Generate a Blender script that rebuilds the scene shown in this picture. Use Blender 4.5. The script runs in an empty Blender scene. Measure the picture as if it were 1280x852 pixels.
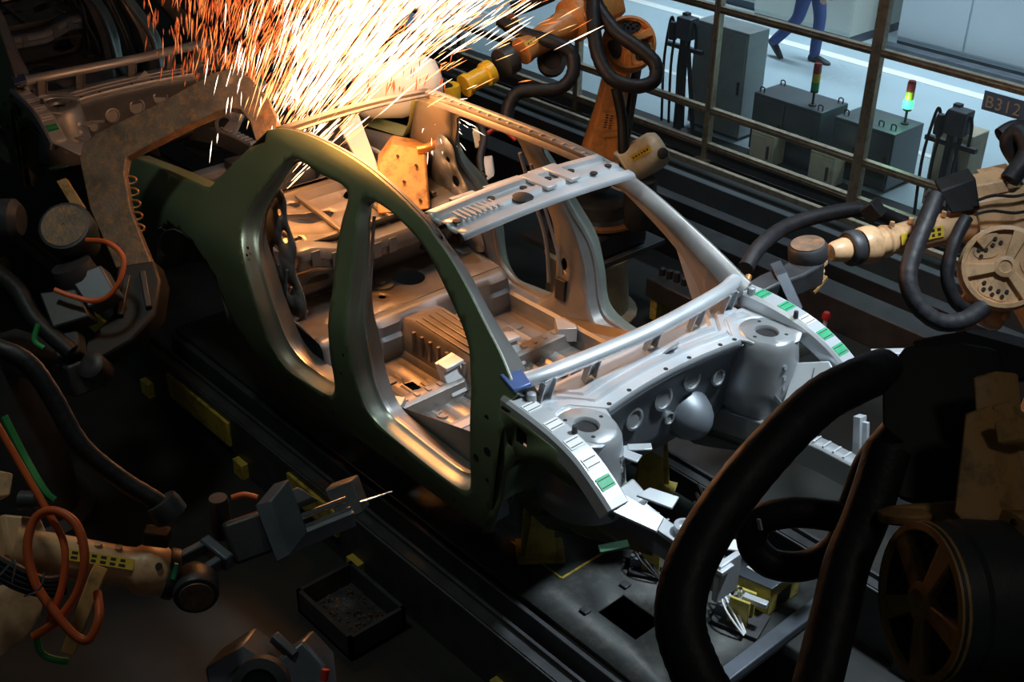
import bpy, bmesh, math, random
from mathutils import Vector, Matrix, Quaternion
from mathutils.geometry import delaunay_2d_cdt
random.seed(7)
SC = bpy.context.scene
COL = SC.collection
PI = math.pi
# ------------------------------------------------------------------ camera
cam = bpy.data.cameras.new('camera'); cam_o = bpy.data.objects.new('camera', cam); COL.objects.link(cam_o)
cam.sensor_width = 36.0; cam.lens = 1512.0 / 1280.0 * 36.0; cam.clip_start = 0.05; cam.clip_end = 100
_r = Vector((0.66691735, 0.74500808, 0.01357237)); _u = Vector((-0.38409392, 0.32811132, 0.86302655)); _f = Vector((-0.6385085, 0.58078044, -0.50497621))
cam_o.matrix_world = Matrix(((_r.x, _u.x, -_f.x, 2.56875), (_r.y, _u.y, -_f.y, -3.30021), (_r.z, _u.z, -_f.z, 3.40957), (0, 0, 0, 1)))
SC.camera = cam_o
# ------------------------------------------------------------------ world, lamps, exposure
w = bpy.data.worlds.new('hall_ambient'); SC.world = w; w.use_nodes = True
w.node_tree.nodes['Background'].inputs[0].default_value = (0.55, 0.68, 0.72, 1)
w.node_tree.nodes['Background'].inputs[1].default_value = 0.016
SC.view_settings.view_transform = 'Standard'; SC.view_settings.look = 'None'
SC.view_settings.exposure = 0.0; SC.view_settings.gamma = 1.0; SC.view_settings.use_curve_mapping = False

def area(name, loc, target, sx, sy, power, col, spread=180):
    l = bpy.data.lights.new(name, 'AREA'); l.shape = 'RECTANGLE'; l.size = sx; l.size_y = sy; l.energy = power; l.color = col
    l.spread = math.radians(spread)
    o = bpy.data.objects.new(name, l); COL.objects.link(o); o.location = loc
    d = (Vector(target) - Vector(loc)).normalized(); o.rotation_euler = d.to_track_quat('-Z', 'Y').to_euler(); return o
def point(name, loc, power, col, r=0.05):
    l = bpy.data.lights.new(name, 'POINT'); l.energy = power; l.color = col; l.shadow_soft_size = r
    o = bpy.data.objects.new(name, l); COL.objects.link(o); o.location = loc; return o
COOL = (0.80, 0.92, 1.0)
def spot(name, loc, target, power, col, deg, blend=.5, r=.25):
    l = bpy.data.lights.new(name, 'SPOT'); l.energy = power; l.color = col; l.spot_size = math.radians(deg); l.spot_blend = blend; l.shadow_soft_size = r
    o = bpy.data.objects.new(name, l); COL.objects.link(o); o.location = loc
    d = (Vector(target) - Vector(loc)).normalized(); o.rotation_euler = d.to_track_quat('-Z', 'Y').to_euler(); return o
area('aisle_lamp_strip', (-4.5, 8.6, 5.0), (-4.5, 8.6, 0), 9.0, 0.8, 330, COOL, 105)
spot('high_bay_lamp_front', (1.15, 1.6, 4.8), (0.25, 0.45, 0.7), 1150, COOL, 44, .6)
spot('high_bay_lamp_middle', (-2.0, 2.6, 5.0), (-1.9, 1.9, 0.0), 170, COOL, 75, .7)
spot('near_side_fill', (-1.2, -2.2, 5.2), (-1.4, -0.9, 0.6), 135, (0.90, 1.0, 0.88), 66, .8)  # unseen fill light added to lift the dark near body side
spot('high_bay_lamp_right', (3.6, -1.6, 5.0), (1.9, -1.4, 1.9), 16, (1.0, 0.92, 0.80), 60, .8)
spot('fence_fill', (-2.0, 2.9, 5.2), (-2.0, 5.0, 0.1), 150, COOL, 60, .8)  # added fill, no hall fitting: brightens the fence front and ducts
spot('robot_fill', (1.1, 1.6, 4.8), (0.1, 2.2, 0.7), 260, COOL, 34, .7)  # extra spot added to brighten the tan robot at the front cone's edge
point('weld_arc', (-2.30, -0.28, 1.05), 12, (1.0, 0.36, 0.08), 0.05)
point('weld_arc_far', (-2.22, 0.30, 1.24), 5, (1.0, 0.42, 0.12), 0.05)
point('spark_glow', (-2.22, 0.05, 1.80), 14, (1.0, 0.46, 0.15), 0.2)
point('spark_glow_near', (-2.12, -0.50, 1.78), 4, (1.0, 0.42, 0.12), 0.15)
spot('spark_glow_down', (-2.25, 0.0, 1.85), (-1.5, 0.0, 0.3), 135, (1.0, 0.34, 0.07), 125, .6, .2)

# ------------------------------------------------------------------ materials
MATS = {}
def mat(name, col, rough=0.5, metal=0.0, var=0.12, scale=6.0, bump=0.0, bscale=60.0, emit=None, estr=0.0, dirt=None, dirtamt=0.5, rvar=0.12, coat=0.0):
    m = bpy.data.materials.new(name); m.use_nodes = True; nt = m.node_tree; b = nt.nodes['Principled BSDF']
    tc = nt.nodes.new('ShaderNodeTexCoord')
    n = nt.nodes.new('ShaderNodeTexNoise'); n.inputs['Scale'].default_value = scale; n.inputs['Detail'].default_value = 5
    nt.links.new(tc.outputs['Object'], n.inputs['Vector'])
    cr = nt.nodes.new('ShaderNodeValToRGB'); e = cr.color_ramp.elements
    e[0].position = 0.3; e[1].position = 0.7
    e[0].color = (*[max(0, c * (1 - var)) for c in col], 1); e[1].color = (*[min(1, c * (1 + var)) for c in col], 1)
    nt.links.new(n.outputs['Fac'], cr.inputs['Fac']); out = cr.outputs['Color']
    if dirt:
        n2 = nt.nodes.new('ShaderNodeTexNoise'); n2.inputs['Scale'].default_value = scale * 2.3; n2.inputs['Detail'].default_value = 8; n2.inputs['Roughness'].default_value = 0.7
        nt.links.new(tc.outputs['Object'], n2.inputs['Vector'])
        r2 = nt.nodes.new('ShaderNodeValToRGB'); r2.color_ramp.elements[0].position = 0.48; r2.color_ramp.elements[1].position = 0.66
        r2.color_ramp.elements[1].color = (dirtamt, dirtamt, dirtamt, 1)
        nt.links.new(n2.outputs['Fac'], r2.inputs['Fac'])
        mx = nt.nodes.new('ShaderNodeMix'); mx.data_type = 'RGBA'
        nt.links.new(r2.outputs['Color'], mx.inputs[0]); nt.links.new(out, mx.inputs[6]); mx.inputs[7].default_value = (*dirt, 1); out = mx.outputs[2]
    nt.links.new(out, b.inputs['Base Color'])
    b.inputs['Metallic'].default_value = metal
    if rvar:
        mr = nt.nodes.new('ShaderNodeMapRange'); mr.inputs[3].default_value = max(0.03, rough - rvar); mr.inputs[4].default_value = min(1, rough + rvar)
        nt.links.new(n.outputs['Fac'], mr.inputs[0]); nt.links.new(mr.outputs[0], b.inputs['Roughness'])
    else: b.inputs['Roughness'].default_value = rough
    if bump:
        nb = nt.nodes.new('ShaderNodeTexNoise'); nb.inputs['Scale'].default_value = bscale; nb.inputs['Detail'].default_value = 3
        nt.links.new(tc.outputs['Object'], nb.inputs['Vector'])
        bp = nt.nodes.new('ShaderNodeBump'); bp.inputs['Strength'].default_value = bump; bp.inputs['Distance'].default_value = 0.01
        nt.links.new(nb.outputs['Fac'], bp.inputs['Height']); nt.links.new(bp.outputs[0], b.inputs['Normal'])
    if emit:
        b.inputs['Emission Color'].default_value = (*emit, 1); b.inputs['Emission Strength'].default_value = estr
    if coat: b.inputs['Coat Weight'].default_value = coat
    MATS[name] = m; return m
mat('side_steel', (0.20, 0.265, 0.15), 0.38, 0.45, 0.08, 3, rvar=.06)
mat('reveal_steel', (0.36, 0.40, 0.35), 0.32, 0.7, 0.08, 4, rvar=.06)
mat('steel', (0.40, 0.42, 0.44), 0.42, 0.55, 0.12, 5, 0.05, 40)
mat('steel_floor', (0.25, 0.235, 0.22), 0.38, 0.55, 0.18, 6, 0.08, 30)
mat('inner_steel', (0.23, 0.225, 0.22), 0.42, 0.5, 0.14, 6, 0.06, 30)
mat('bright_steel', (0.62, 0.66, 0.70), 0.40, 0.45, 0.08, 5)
mat('grey_steel', (0.22, 0.245, 0.28), 0.45, 0.5, 0.14, 8)
mat('green_steel', (0.10, 0.24, 0.15), 0.4, 0.5, 0.2, 6)
mat('robot_paint', (0.74, 0.45, 0.24), 0.42, 0.0, 0.07, 4, dirt=(0.10, 0.06, 0.03), dirtamt=0.45)
mat('robot_orange', (0.78, 0.34, 0.10), 0.42, 0.0, 0.08, 4, dirt=(0.10, 0.05, 0.02), dirtamt=0.5)
mat('robot_yellow', (0.82, 0.55, 0.04), 0.35, 0.0, 0.08, 5)
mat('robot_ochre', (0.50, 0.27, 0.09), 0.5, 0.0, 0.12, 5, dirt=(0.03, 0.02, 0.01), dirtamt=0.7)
mat('cream', (0.74, 0.66, 0.48), 0.5, 0.0, 0.06, 4, dirt=(0.2, 0.16, 0.1), dirtamt=0.35)
mat('olive_yellow', (0.55, 0.45, 0.10), 0.5, 0.0, 0.12, 6, dirt=(0.05, 0.05, 0.02), dirtamt=0.6)
mat('rubber', (0.014, 0.014, 0.017), 0.55, 0.0, 0.3, 20, 0.35, 25)
mat('dark_metal', (0.055, 0.057, 0.062), 0.5, 0.4, 0.25, 8, 0.1, 40)
mat('dark_blue_metal', (0.10, 0.115, 0.14), 0.45, 0.5, 0.2, 8)
mat('black', (0.012, 0.012, 0.013), 0.6, 0.0, 0.3, 10)
mat('rust_glow_plate', (0.20, 0.14, 0.10), 0.55, 0.2, 0.3, 9, 0.25, 70, dirt=(0.48, 0.23, 0.09), dirtamt=0.75)  # rust with extra orange that stands in for spark light on the C-frame
mat('copper', (0.62, 0.30, 0.12), 0.4, 0.7, 0.2, 10)
mat('chrome', (0.75, 0.77, 0.80), 0.18, 1.0, 0.05, 10, rvar=0.05)
mat('orange_hose', (0.72, 0.13, 0.03), 0.45, 0.0, 0.12, 12)
mat('green_cable', (0.03, 0.30, 0.08), 0.5, 0.0, 0.15, 12)
mat('red', (0.55, 0.03, 0.03), 0.4, 0.0, 0.1, 12)
mat('white_paint', (0.80, 0.82, 0.82), 0.45, 0.0, 0.04, 4)
mat('pale_panel', (0.70, 0.76, 0.80), 0.45, 0.0, 0.03, 2)
mat('cabinet_cream', (0.62, 0.64, 0.58), 0.45, 0.0, 0.04, 3)
mat('cabinet_grey', (0.34, 0.39, 0.40), 0.5, 0.1, 0.06, 3, dirt=(0.2, 0.2, 0.18), dirtamt=0.3)
mat('machine_grey', (0.12, 0.14, 0.155), 0.42, 0.3, 0.12, 4)
mat('fence_alu', (0.52, 0.44, 0.33), 0.45, 0.55, 0.12, 8, dirt=(0.16, 0.11, 0.06), dirtamt=0.5)
mat('floor_dark', (0.013, 0.015, 0.014), 0.55, 0.0, 0.35, 1.6, 0.15, 14, dirt=(0.025, 0.022, 0.02), dirtamt=0.8)
mat('walkway', (0.40, 0.50, 0.55), 0.32, 0.0, 0.06, 1.2)
mat('line_white', (0.78, 0.80, 0.78), 0.5, 0.0, 0.06, 5)
mat('line_yellow', (0.50, 0.36, 0.05), 0.5, 0.0, 0.15, 8, dirt=(0.06, 0.05, 0.03), dirtamt=0.7)
mat('pallet', (0.032, 0.037, 0.036), 0.55, 0.3, 0.3, 9, 0.06, 120, dirt=(0.10, 0.085, 0.07), dirtamt=0.5)
mat('label_white', (0.82, 0.84, 0.84), 0.5, 0.0, 0.03, 10)
mat('label_yellow', (0.75, 0.50, 0.04), 0.5, 0.0, 0.06, 10)
mat('label_green', (0.04, 0.42, 0.20), 0.5, 0.0, 0.2, 30)
mat('ink', (0.03, 0.02, 0.02), 0.6, 0.0, 0.1, 10)
mat('sign_blue', (0.20, 0.27, 0.40), 0.5, 0.0, 0.1, 8)
mat('sign_letter', (0.88, 0.72, 0.48), 0.5, 0.0, 0.08, 8)
mat('denim', (0.055, 0.085, 0.24), 0.85, 0.0, 0.12, 14, 0.3, 60)
mat('shoe', (0.03, 0.03, 0.035), 0.5, 0.0, 0.2, 12)
mat('skin', (0.55, 0.33, 0.24), 0.55, 0.0, 0.05, 8)
mat('hair', (0.02, 0.016, 0.013), 0.6, 0.0, 0.2, 30)
mat('lamp_red', (0.35, 0.02, 0.02), 0.3, 0.0, 0.05, 10)
mat('lamp_yellow', (0.65, 0.45, 0.02), 0.3, 0.0, 0.05, 10)
mat('lamp_green', (0.02, 0.30, 0.12), 0.3, 0.0, 0.05, 10)
mat('lamp_green_lit', (0.1, 0.8, 0.4), 0.3, 0.0, 0.05, 10, emit=(0.12, 1.0, 0.42), estr=1.8)
for nm, c, s in (('spark_white', (1.0, 0.82, 0.62), 4.0), ('spark_gold', (1.0, 0.56, 0.22), 1.6), ('spark_orange', (1.0, 0.30, 0.08), 0.75), ('spark_red', (0.8, 0.18, 0.05), 0.28)):
    m = mat(nm, c, 0.5, 0.0, 0.02, 5, emit=c, estr=s)
    m.cycles.emission_sampling = 'NONE'
def glass_mat():
    m = bpy.data.materials.new('fence_pane'); m.use_nodes = True; nt = m.node_tree; nt.nodes.clear()
    o = nt.nodes.new('ShaderNodeOutputMaterial'); mx = nt.nodes.new('ShaderNodeMixShader'); t = nt.nodes.new('ShaderNodeBsdfTransparent')
    g = nt.nodes.new('ShaderNodeBsdfPrincipled'); g.inputs['Base Color'].default_value = (0.55, 0.62, 0.66, 1); g.inputs['Roughness'].default_value = 0.12
    t.inputs[0].default_value = (0.90, 0.95, 0.97, 1)
    n = nt.nodes.new('ShaderNodeTexNoise'); n.inputs['Scale'].default_value = 2.5; n.inputs['Detail'].default_value = 4
    mr = nt.nodes.new('ShaderNodeMapRange'); mr.inputs[3].default_value = 0.03; mr.inputs[4].default_value = 0.12
    nt.links.new(n.outputs['Fac'], mr.inputs[0]); nt.links.new(mr.outputs[0], mx.inputs[0]); nt.links.new(t.outputs[0], mx.inputs[1]); nt.links.new(g.outputs[0], mx.inputs[2]); nt.links.new(mx.outputs[0], o.inputs[0])
    MATS['fence_pane'] = m
glass_mat()

# ------------------------------------------------------------------ mesh helpers
V = Vector
def frame_of(d, up=(0, 0, 1)):
    d = V(d).normalized(); u = V(up)
    if abs(d.dot(u.normalized())) > 0.98: u = V((1, 0, 0)) if abs(d.x) < 0.9 else V((0, 1, 0))
    s = d.cross(u).normalized(); return d, s, s.cross(d).normalized()
class MB:
    def __init__(self): self.v = []; self.f = []
    def add(self, vs, fs):
        o = len(self.v); self.v += [V(p) for p in vs]; self.f += [tuple(i + o for i in q) for q in fs]; return self
    def obox(self, c, a, b, d):      # centre and three half axes
        c, a, b, d = V(c), V(a), V(b), V(d)
        vs = [c + a * i + b * j + d * k for i in (-1, 1) for j in (-1, 1) for k in (-1, 1)]
        return self.add(vs, [(0, 1, 3, 2), (4, 6, 7, 5), (0, 4, 5, 1), (2, 3, 7, 6), (0, 2, 6, 4), (1, 5, 7, 3)])
    def box(self, x0, x1, y0, y1, z0, z1):
        return self.obox(((x0 + x1) / 2, (y0 + y1) / 2, (z0 + z1) / 2), ((x1 - x0) / 2, 0, 0), (0, (y1 - y0) / 2, 0), (0, 0, (z1 - z0) / 2))
    def beam(self, p0, p1, wd, ht, up=(0, 0, 1)):
        p0, p1 = V(p0), V(p1); d, s, u = frame_of(p1 - p0, up)
        return self.obox((p0 + p1) / 2, (p1 - p0) / 2, s * wd / 2, u * ht / 2)
    def loft(self, loops, closed=True, caps=False):
        n = len(loops[0]); o = len(self.v); 
        for l in loops: self.v += [V(p) for p in l]
        for k in range(len(loops) - 1):
            for i in range(n if closed else n - 1):
                j = (i + 1) % n
                self.f.append((o + k * n + i, o + k * n + j, o + (k + 1) * n + j, o + (k + 1) * n + i))
        if caps:
            self.f.append(tuple(o + i for i in range(n))[::-1]); self.f.append(tuple(o + (len(loops) - 1) * n + i for i in range(n)))
        return self
    def cyl(self, p0, p1, r0, r1=None, n=18, caps=True):
        p0, p1 = V(p0), V(p1); r1 = r0 if r1 is None else r1; d, s, u = frame_of(p1 - p0)
        c = [(math.cos(2 * PI * i / n), math.sin(2 * PI * i / n)) for i in range(n)]
        return self.loft([[p0 + (s * a + u * b) * r0 for a, b in c], [p1 + (s * a + u * b) * r1 for a, b in c]], True, caps)
    def lathe(self, p0, axis, prof, n=24, caps=True):   # prof: (radius, height along axis)
        p0 = V(p0); d, s, u = frame_of(axis)
        c = [(math.cos(2 * PI * i / n), math.sin(2 * PI * i / n)) for i in range(n)]
        return self.loft([[p0 + d * h + (s * a + u * b) * r for a, b in c] for r, h in prof], True, caps)
    def tube(self, path, r, n=10, sub=6, caps=True, smooth=True):
        pts = crom(path, sub) if smooth and len(path) > 2 else [V(p) for p in path]
        rr = r if callable(r) else (lambda t: r)
        d0 = (pts[1] - pts[0]).normalized(); _, s, u = frame_of(d0); loops = []
        for i, p in enumerate(pts):
            d = ((pts[min(i + 1, len(pts) - 1)] - pts[max(i - 1, 0)])).normalized()
            s = (s - d * s.dot(d)).normalized(); u = s.cross(d)
            q = rr(i / (len(pts) - 1))
            loops.append([p + (s * math.cos(2 * PI * k / n) + u * math.sin(2 * PI * k / n)) * q for k in range(n)])
        return self.loft(loops, True, caps)
    def sweep(self, pts, prof, up=(0, 0, 1), caps=True, scale=None):   # prof: list of (side, up)
        pts = [V(p) for p in pts]; loops = []
        for i, p in enumerate(pts):
            d, s, u = frame_of(pts[min(i + 1, len(pts) - 1)] - pts[max(i - 1, 0)], up)
            k = scale(i / (len(pts) - 1)) if scale else 1
            loops.append([p + s * a * k + u * b * k for a, b in prof])
        return self.loft(loops, True, caps)
    def prism(self, poly, vec):
        poly = [V(p) for p in poly]; n = len(poly); vec = V(vec); o = len(self.v)
        self.v += poly + [p + vec for p in poly]
        self.f.append(tuple(o + i for i in range(n))[::-1]); self.f.append(tuple(o + n + i for i in range(n)))
        for i in range(n): j = (i + 1) % n; self.f.append((o + i, o + j, o + n + j, o + n + i))
        return self
    def sheet(self, outer, holes, fn, grid=0.05):
        pts = []; edges = []
        def loop(l):
            o = len(pts); pts.extend(V((a, b)) for a, b in l)
            edges.extend((o + i, o + (i + 1) % len(l)) for i in range(len(l)))
        loop(outer)
        for h in holes: loop(h)
        xs = [p[0] for p in outer]; zs = [p[1] for p in outer]
        if grid:
            x = min(xs) + grid * 0.5
            while x < max(xs):
                z = min(zs) + grid * 0.5
                while z < max(zs):
                    if inside((x, z), outer) and not any(inside((x, z), h) for h in holes):
                        if min((q[0] - x) ** 2 + (q[1] - z) ** 2 for l in (outer, *holes) for q in l) > (grid * 0.45) ** 2: pts.append(V((x, z)))
                    z += grid
                x += grid
        vo, eo, fo, *_ = delaunay_2d_cdt(pts, edges, [], 0, 1e-6)
        fs = []
        for t in fo:
            c = (sum(vo[i].x for i in t) / len(t), sum(vo[i].y for i in t) / len(t))
            if inside(c, outer) and not any(inside(c, h) for h in holes): fs.append(tuple(t))
        return self.add([fn(p.x, p.y) for p in vo], fs)
    def build(self, name, m, parent=None, bevel=0, solid=0, smooth=40, sub=0, soff=0, label=None):
        me = bpy.data.meshes.new(name); me.from_pydata([tuple(p) for p in self.v], [], self.f)
        bm = bmesh.new(); bm.from_mesh(me); bmesh.ops.remove_doubles(bm, verts=bm.verts, dist=1e-5); bmesh.ops.recalc_face_normals(bm, faces=bm.faces); bm.to_mesh(me); bm.free()
        me.materials.append(MATS[m]); o = bpy.data.objects.new(name, me); COL.objects.link(o)
        if smooth:
            for p in me.polygons: p.use_smooth = True
            me.set_sharp_from_angle(angle=math.radians(smooth))
        if solid:
            md = o.modifiers.new('thickness', 'SOLIDIFY'); md.thickness = solid; md.offset = soff
        if bevel:
            md = o.modifiers.new('bevel', 'BEVEL'); md.width = bevel; md.segments = 2; md.limit_method = 'ANGLE'; md.angle_limit = math.radians(50); md.harden_normals = False
        if parent: place(o, parent)
        if label: o['label'] = label
        return o
def place(o, parent):
    o.parent = parent
    g = parent; off = V((0, 0, 0))
    while g: off += V(g.location); g = g.parent
    o.location = -off if o.type == 'MESH' else V(o.location) - off
def inside(p, poly):
    x, y = p; c = False; n = len(poly); j = n - 1
    for i in range(n):
        xi, yi = poly[i]; xj, yj = poly[j]
        if (yi > y) != (yj > y) and x < (xj - xi) * (y - yi) / (yj - yi) + xi: c = not c
        j = i
    return c
def crom(pts, sub=6, closed=False):
    pts = [V(p) for p in pts]; n = len(pts); out = []
    for i in range(n if closed else n - 1):
        if closed: a, b, c, d = pts[i - 1], pts[i], pts[(i + 1) % n], pts[(i + 2) % n]
        else: a, b, c, d = pts[max(i - 1, 0)], pts[i], pts[i + 1], pts[min(i + 2, n - 1)]
        for k in range(sub):
            t = k / sub
            out.append(0.5 * ((2 * b) + (c - a) * t + (2 * a - 5 * b + 4 * c - d) * t * t + (3 * b - a - 3 * c + d) * t ** 3))
    if not closed: out.append(pts[-1])
    return out
def crom2(pts, sub=5, closed=True): return [(p.x, p.y) for p in crom([(a, b, 0) for a, b in pts], sub, closed)]
def resample(poly, n):
    L = [0]; m = len(poly)
    for i in range(m): a, b = poly[i], poly[(i + 1) % m]; L.append(L[-1] + math.hypot(b[0] - a[0], b[1] - a[1]))
    out = []; k = 0
    for i in range(n):
        t = L[-1] * i / n
        while L[k + 1] < t: k += 1
        a, b = poly[k % m], poly[(k + 1) % m]; q = (t - L[k]) / max(1e-9, L[k + 1] - L[k]); out.append((a[0] + (b[0] - a[0]) * q, a[1] + (b[1] - a[1]) * q))
    return out
def circle2(cx, cy, r, n=14, ry=None, rot=0): 
    ry = ry or r; c, s = math.cos(rot), math.sin(rot); o = []
    for i in range(n):
        a, b = r * math.cos(2 * PI * i / n), ry * math.sin(2 * PI * i / n); o.append((cx + a * c - b * s, cy + a * s + b * c))
    return o
def rect2(x0, x1, y0, y1): return [(x0, y0), (x1, y0), (x1, y1), (x0, y1)]
def tag(o, label, cat, group=None, kind=None):
    o['label'] = label; o['category'] = cat
    if group: o['group'] = group
    if kind: o['kind'] = kind
    return o
def thing(name, loc, label, cat, group=None):
    o = bpy.data.objects.new(name, None); COL.objects.link(o); o.location = loc; o.empty_display_size = 0.1; return tag(o, label, cat, group)
def struct(o): o['kind'] = 'structure'; return o
def copy_tree(o, parent=None):
    c = o.copy(); COL.objects.link(c); c.parent = parent
    for ch in o.children: copy_tree(ch, c)
    return c
def lerp(a, b, t): return V(a) * (1 - t) + V(b) * t
# ================================================================== SETTING
FZ = -0.70
# shop floor as big concrete bays with recessed joints, then the bright aisle beyond the fence
fl = MB(); fl.box(-13, 5.5, -9, 5.45, FZ - 0.12, FZ); struct(fl.build('floor', 'floor_dark', smooth=0))
ai = MB(); ai.box(-14, 5.5, 5.45, 12.5, FZ - 0.12, FZ + 0.004); struct(ai.build('floor_aisle', 'walkway', smooth=0))
for k, (y0, y1, m) in enumerate(((8.42, 8.58, 'line_white'), (6.55, 6.63, 'line_white'))):
    l = MB(); l.box(-14, 5.5, y0, y1, FZ + 0.004, FZ + 0.008); struct(l.build('trim_%d' % (k + 1), m, smooth=0))
wb = MB(); wb.box(-14, 5.5, 12.5, 12.7, FZ, 5.4); struct(wb.build('wall_aisle', 'pale_panel', smooth=0))

# ================================================================== CAR BODY SHELL
ZK = [.10, .15, .25, .4, .6, .78, .92, 1.0, 1.13, 1.25, 1.30, 1.335, 1.36, 1.38, 1.395]
YK = [.68, .70, .735, .765, .785, .775, .715, .675, .625, .575, .553, .532, .508, .480, .445]
def interp(t, xs, ysv):
    if t <= xs[0]: return ysv[0]
    for i in range(len(xs) - 1):
        if t <= xs[i + 1]:
            q = (t - xs[i]) / (xs[i + 1] - xs[i]); return ysv[i] + (ysv[i + 1] - ysv[i]) * q
    return ysv[-1]
def clamp(a): return max(0.0, min(1.0, a))
def ysmooth(z):
    k = .05 if z < 1.28 else .008
    return sum(interp(z + d * k, ZK, YK) for d in (-1, -.5, 0, .5, 1)) / 5
def side_y(x, z):
    y = ysmooth(z)
    y -= 0.05 * clamp((-x - 0.9) / 1.4) * clamp((z - .85) / .4)
    y -= 0.03 * clamp((x + 0.45) / 1.0) + 0.05 * clamp((-x - 2.6) / .9)
    return y
def make_car(label):
    car = thing('car_body_shell', (-1.6, 0, 0.0), label, 'car body')
    def B(mb, name, m, parent=None, **k): return mb.build(name, m, parent or car, **k)
    O1F = [(-1.445, 1.285), (-1.41, 1.16), (-1.365, 1.02), (-1.32, .88), (-1.265, .74), (-1.215, .58), (-1.165, .44), (-1.05, .385), (-.85, .365), (-.62, .352), (-.50, .37), (-.445, .45), (-.445, .767), (-.531, .951), (-.607, 1.033), (-.765, 1.137), (-.936, 1.231), (-1.096, 1.276), (-1.273, 1.302)]
    O2F = [(-1.415, 1.268), (-1.385, 1.14), (-1.34, 1.0), (-1.285, .86), (-1.215, .70), (-1.165, .51), (-1.10, .416), (-.98, .396), (-.80, .380), (-.64, .373), (-.55, .395), (-.485, .47), (-.478, .76), (-.555, .935), (-.625, 1.01), (-.775, 1.112), (-.94, 1.207), (-1.1, 1.252), (-1.27, 1.28)]
    O1R = [(-2.03, 1.29), (-1.79, 1.29), (-1.56, 1.287), (-1.53, 1.156), (-1.50, 1.018), (-1.43, .842), (-1.40, .509), (-1.43, .39), (-1.513, .339), (-1.70, .318), (-1.842, .314), (-1.95, .40), (-2.02, .606), (-2.117, .78), (-2.227, .918), (-2.215, 1.03), (-2.13, 1.17)]
    O2R = [(-2.01, 1.268), (-1.79, 1.268), (-1.59, 1.266), (-1.56, 1.15), (-1.53, 1.01), (-1.465, .84), (-1.435, .52), (-1.47, .41), (-1.556, .355), (-1.70, .350), (-1.80, .357), (-1.911, .42), (-1.985, .58), (-2.075, .755), (-2.175, .905), (-2.17, 1.01), (-2.095, 1.15)]
    TOP = [(-2.296, 1.338), (-2.203, 1.369), (-2.04, 1.384), (-1.77, 1.388), (-1.5, 1.381), (-1.24, 1.36), (-1.03, 1.329), (-.926, 1.299), (-.79, 1.249), (-.66, 1.184), (-.53, 1.109), (-.40, 1.033), (-.303, .965), (-.25, .93)]
    OUT = TOP + [(-.245, .88), (-.27, .78), (-.285, .60), (-.33, .38), (-.42, .19), (-.49, .165), (-.77, .16), (-1.17, .155), (-1.7, .15), (-2.04, .15), (-2.19, .18), (-2.27, .32), (-2.377, .495), (-2.42, .60), (-2.50, .67), (-2.62, .72), (-2.77, .735), (-2.95, .70), (-3.08, .62), (-3.15, .50), (-3.2, .40), (-3.5, .42), (-3.62, .60), (-3.60, .86), (-3.45, .895), (-3.0, .945), (-2.66, .975), (-2.60, .99), (-2.495, 1.112), (-2.384, 1.24)]
    TOP = crom2(TOP, 4, False)
    TOPL = []
    for i, (x, z) in enumerate(TOP):
        a, b = TOP[max(i - 1, 0)], TOP[min(i + 1, len(TOP) - 1)]; dx, dz = b[0] - a[0], b[1] - a[1]; h = math.hypot(dx, dz)
        TOPL.append((x + dz / h * .05, z - dx / h * .05))
    OUTD = TOPL + OUT[14:]
    N = 110
    o1f = resample(crom2(O1F, 6), N); o2f = resample(crom2(O2F, 6), N); o1r = resample(crom2(O1R, 6), N); o2r = resample(crom2(O2R, 6), N)
    INN = [(x, z - .045) for x, z in TOP] + [(-.25, .86), (-.28, .78), (-.30, .60), (-.35, .38), (-.43, .21), (-.77, .17), (-1.7, .16), (-2.15, .17), (-2.27, .36), (-2.38, .55), (-2.50, .72), (-2.56, .97), (-2.47, 1.11), (-2.37, 1.23)]
    def inoff(z): return 0.15 - 0.085 * clamp((z - .75) / .4)
    def thin(z): return 1 - .45 * clamp((z - .9) / .3)
    for s in (-1, 1):
        def S(off): return lambda x, z: (x, s * (side_y(x, z) - off), z)
        p = MB(); p.sheet(OUTD, [o1f, o1r], S(0), 0.032)
        p.loft([[S(0)(a[0] + (b[0] - a[0]) * t, a[1] + (b[1] - a[1]) * t) for a, b in zip(TOPL, TOP)] for t in (0, .2, .4, .55, .7, .8, .88, .95, 1)], closed=False)
        side = B(p, 'side_panel', 'side_steel', solid=0.004, soff=0)
        for nm, a, b in (('front_door_reveal', o1f, o2f), ('rear_door_reveal', o1r, o2r)):
            q = MB(); L = []
            for t, off in ((0, 0), (.12, .006), (.30, .022), (.55, .048), (.80, .066), (1, .070), (1.0, .078)):
                L.append([(x0 + (x1 - x0) * t, s * (side_y(x0 + (x1 - x0) * t, z0 + (z1 - z0) * t) - off * thin(z0)), z0 + (z1 - z0) * t) for (x0, z0), (x1, z1) in zip(a, b)])
            B(q.loft(L), nm, 'reveal_steel', smooth=60)
            q = MB(); L = []
            cx = sum(x for x, _ in b) / N; cz = sum(z for _, z in b) / N
            for sc, off in ((1.0, .078), (1.0, .094), (1.035, .098), (1.05, None)):
                l = []
                for x, z in b:
                    X, Z = cx + (x - cx) * sc, cz + (z - cz) * sc
                    l.append((X, s * (side_y(X, Z) - (off * thin(z) if off else inoff(Z))), Z))
                L.append(l)
            B(q.loft(L), nm.replace('reveal', 'flange'), 'inner_steel', smooth=50)
        def grow(b):
            cx = sum(x for x, _ in b) / N; cz = sum(z for _, z in b) / N; return [(cx + (x - cx) * 1.05, cz + (z - cz) * 1.05) for x, z in b]
        gf, gr = grow(o2f), grow(o2r)
        # the two grown openings would touch at the B pillar foot: keep a strip between them
        holes = [gf, gr] + [circle2(-1.365, .62, .022, 12, .035), circle2(-1.47, 1.02, .013, 10, .03)]
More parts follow.
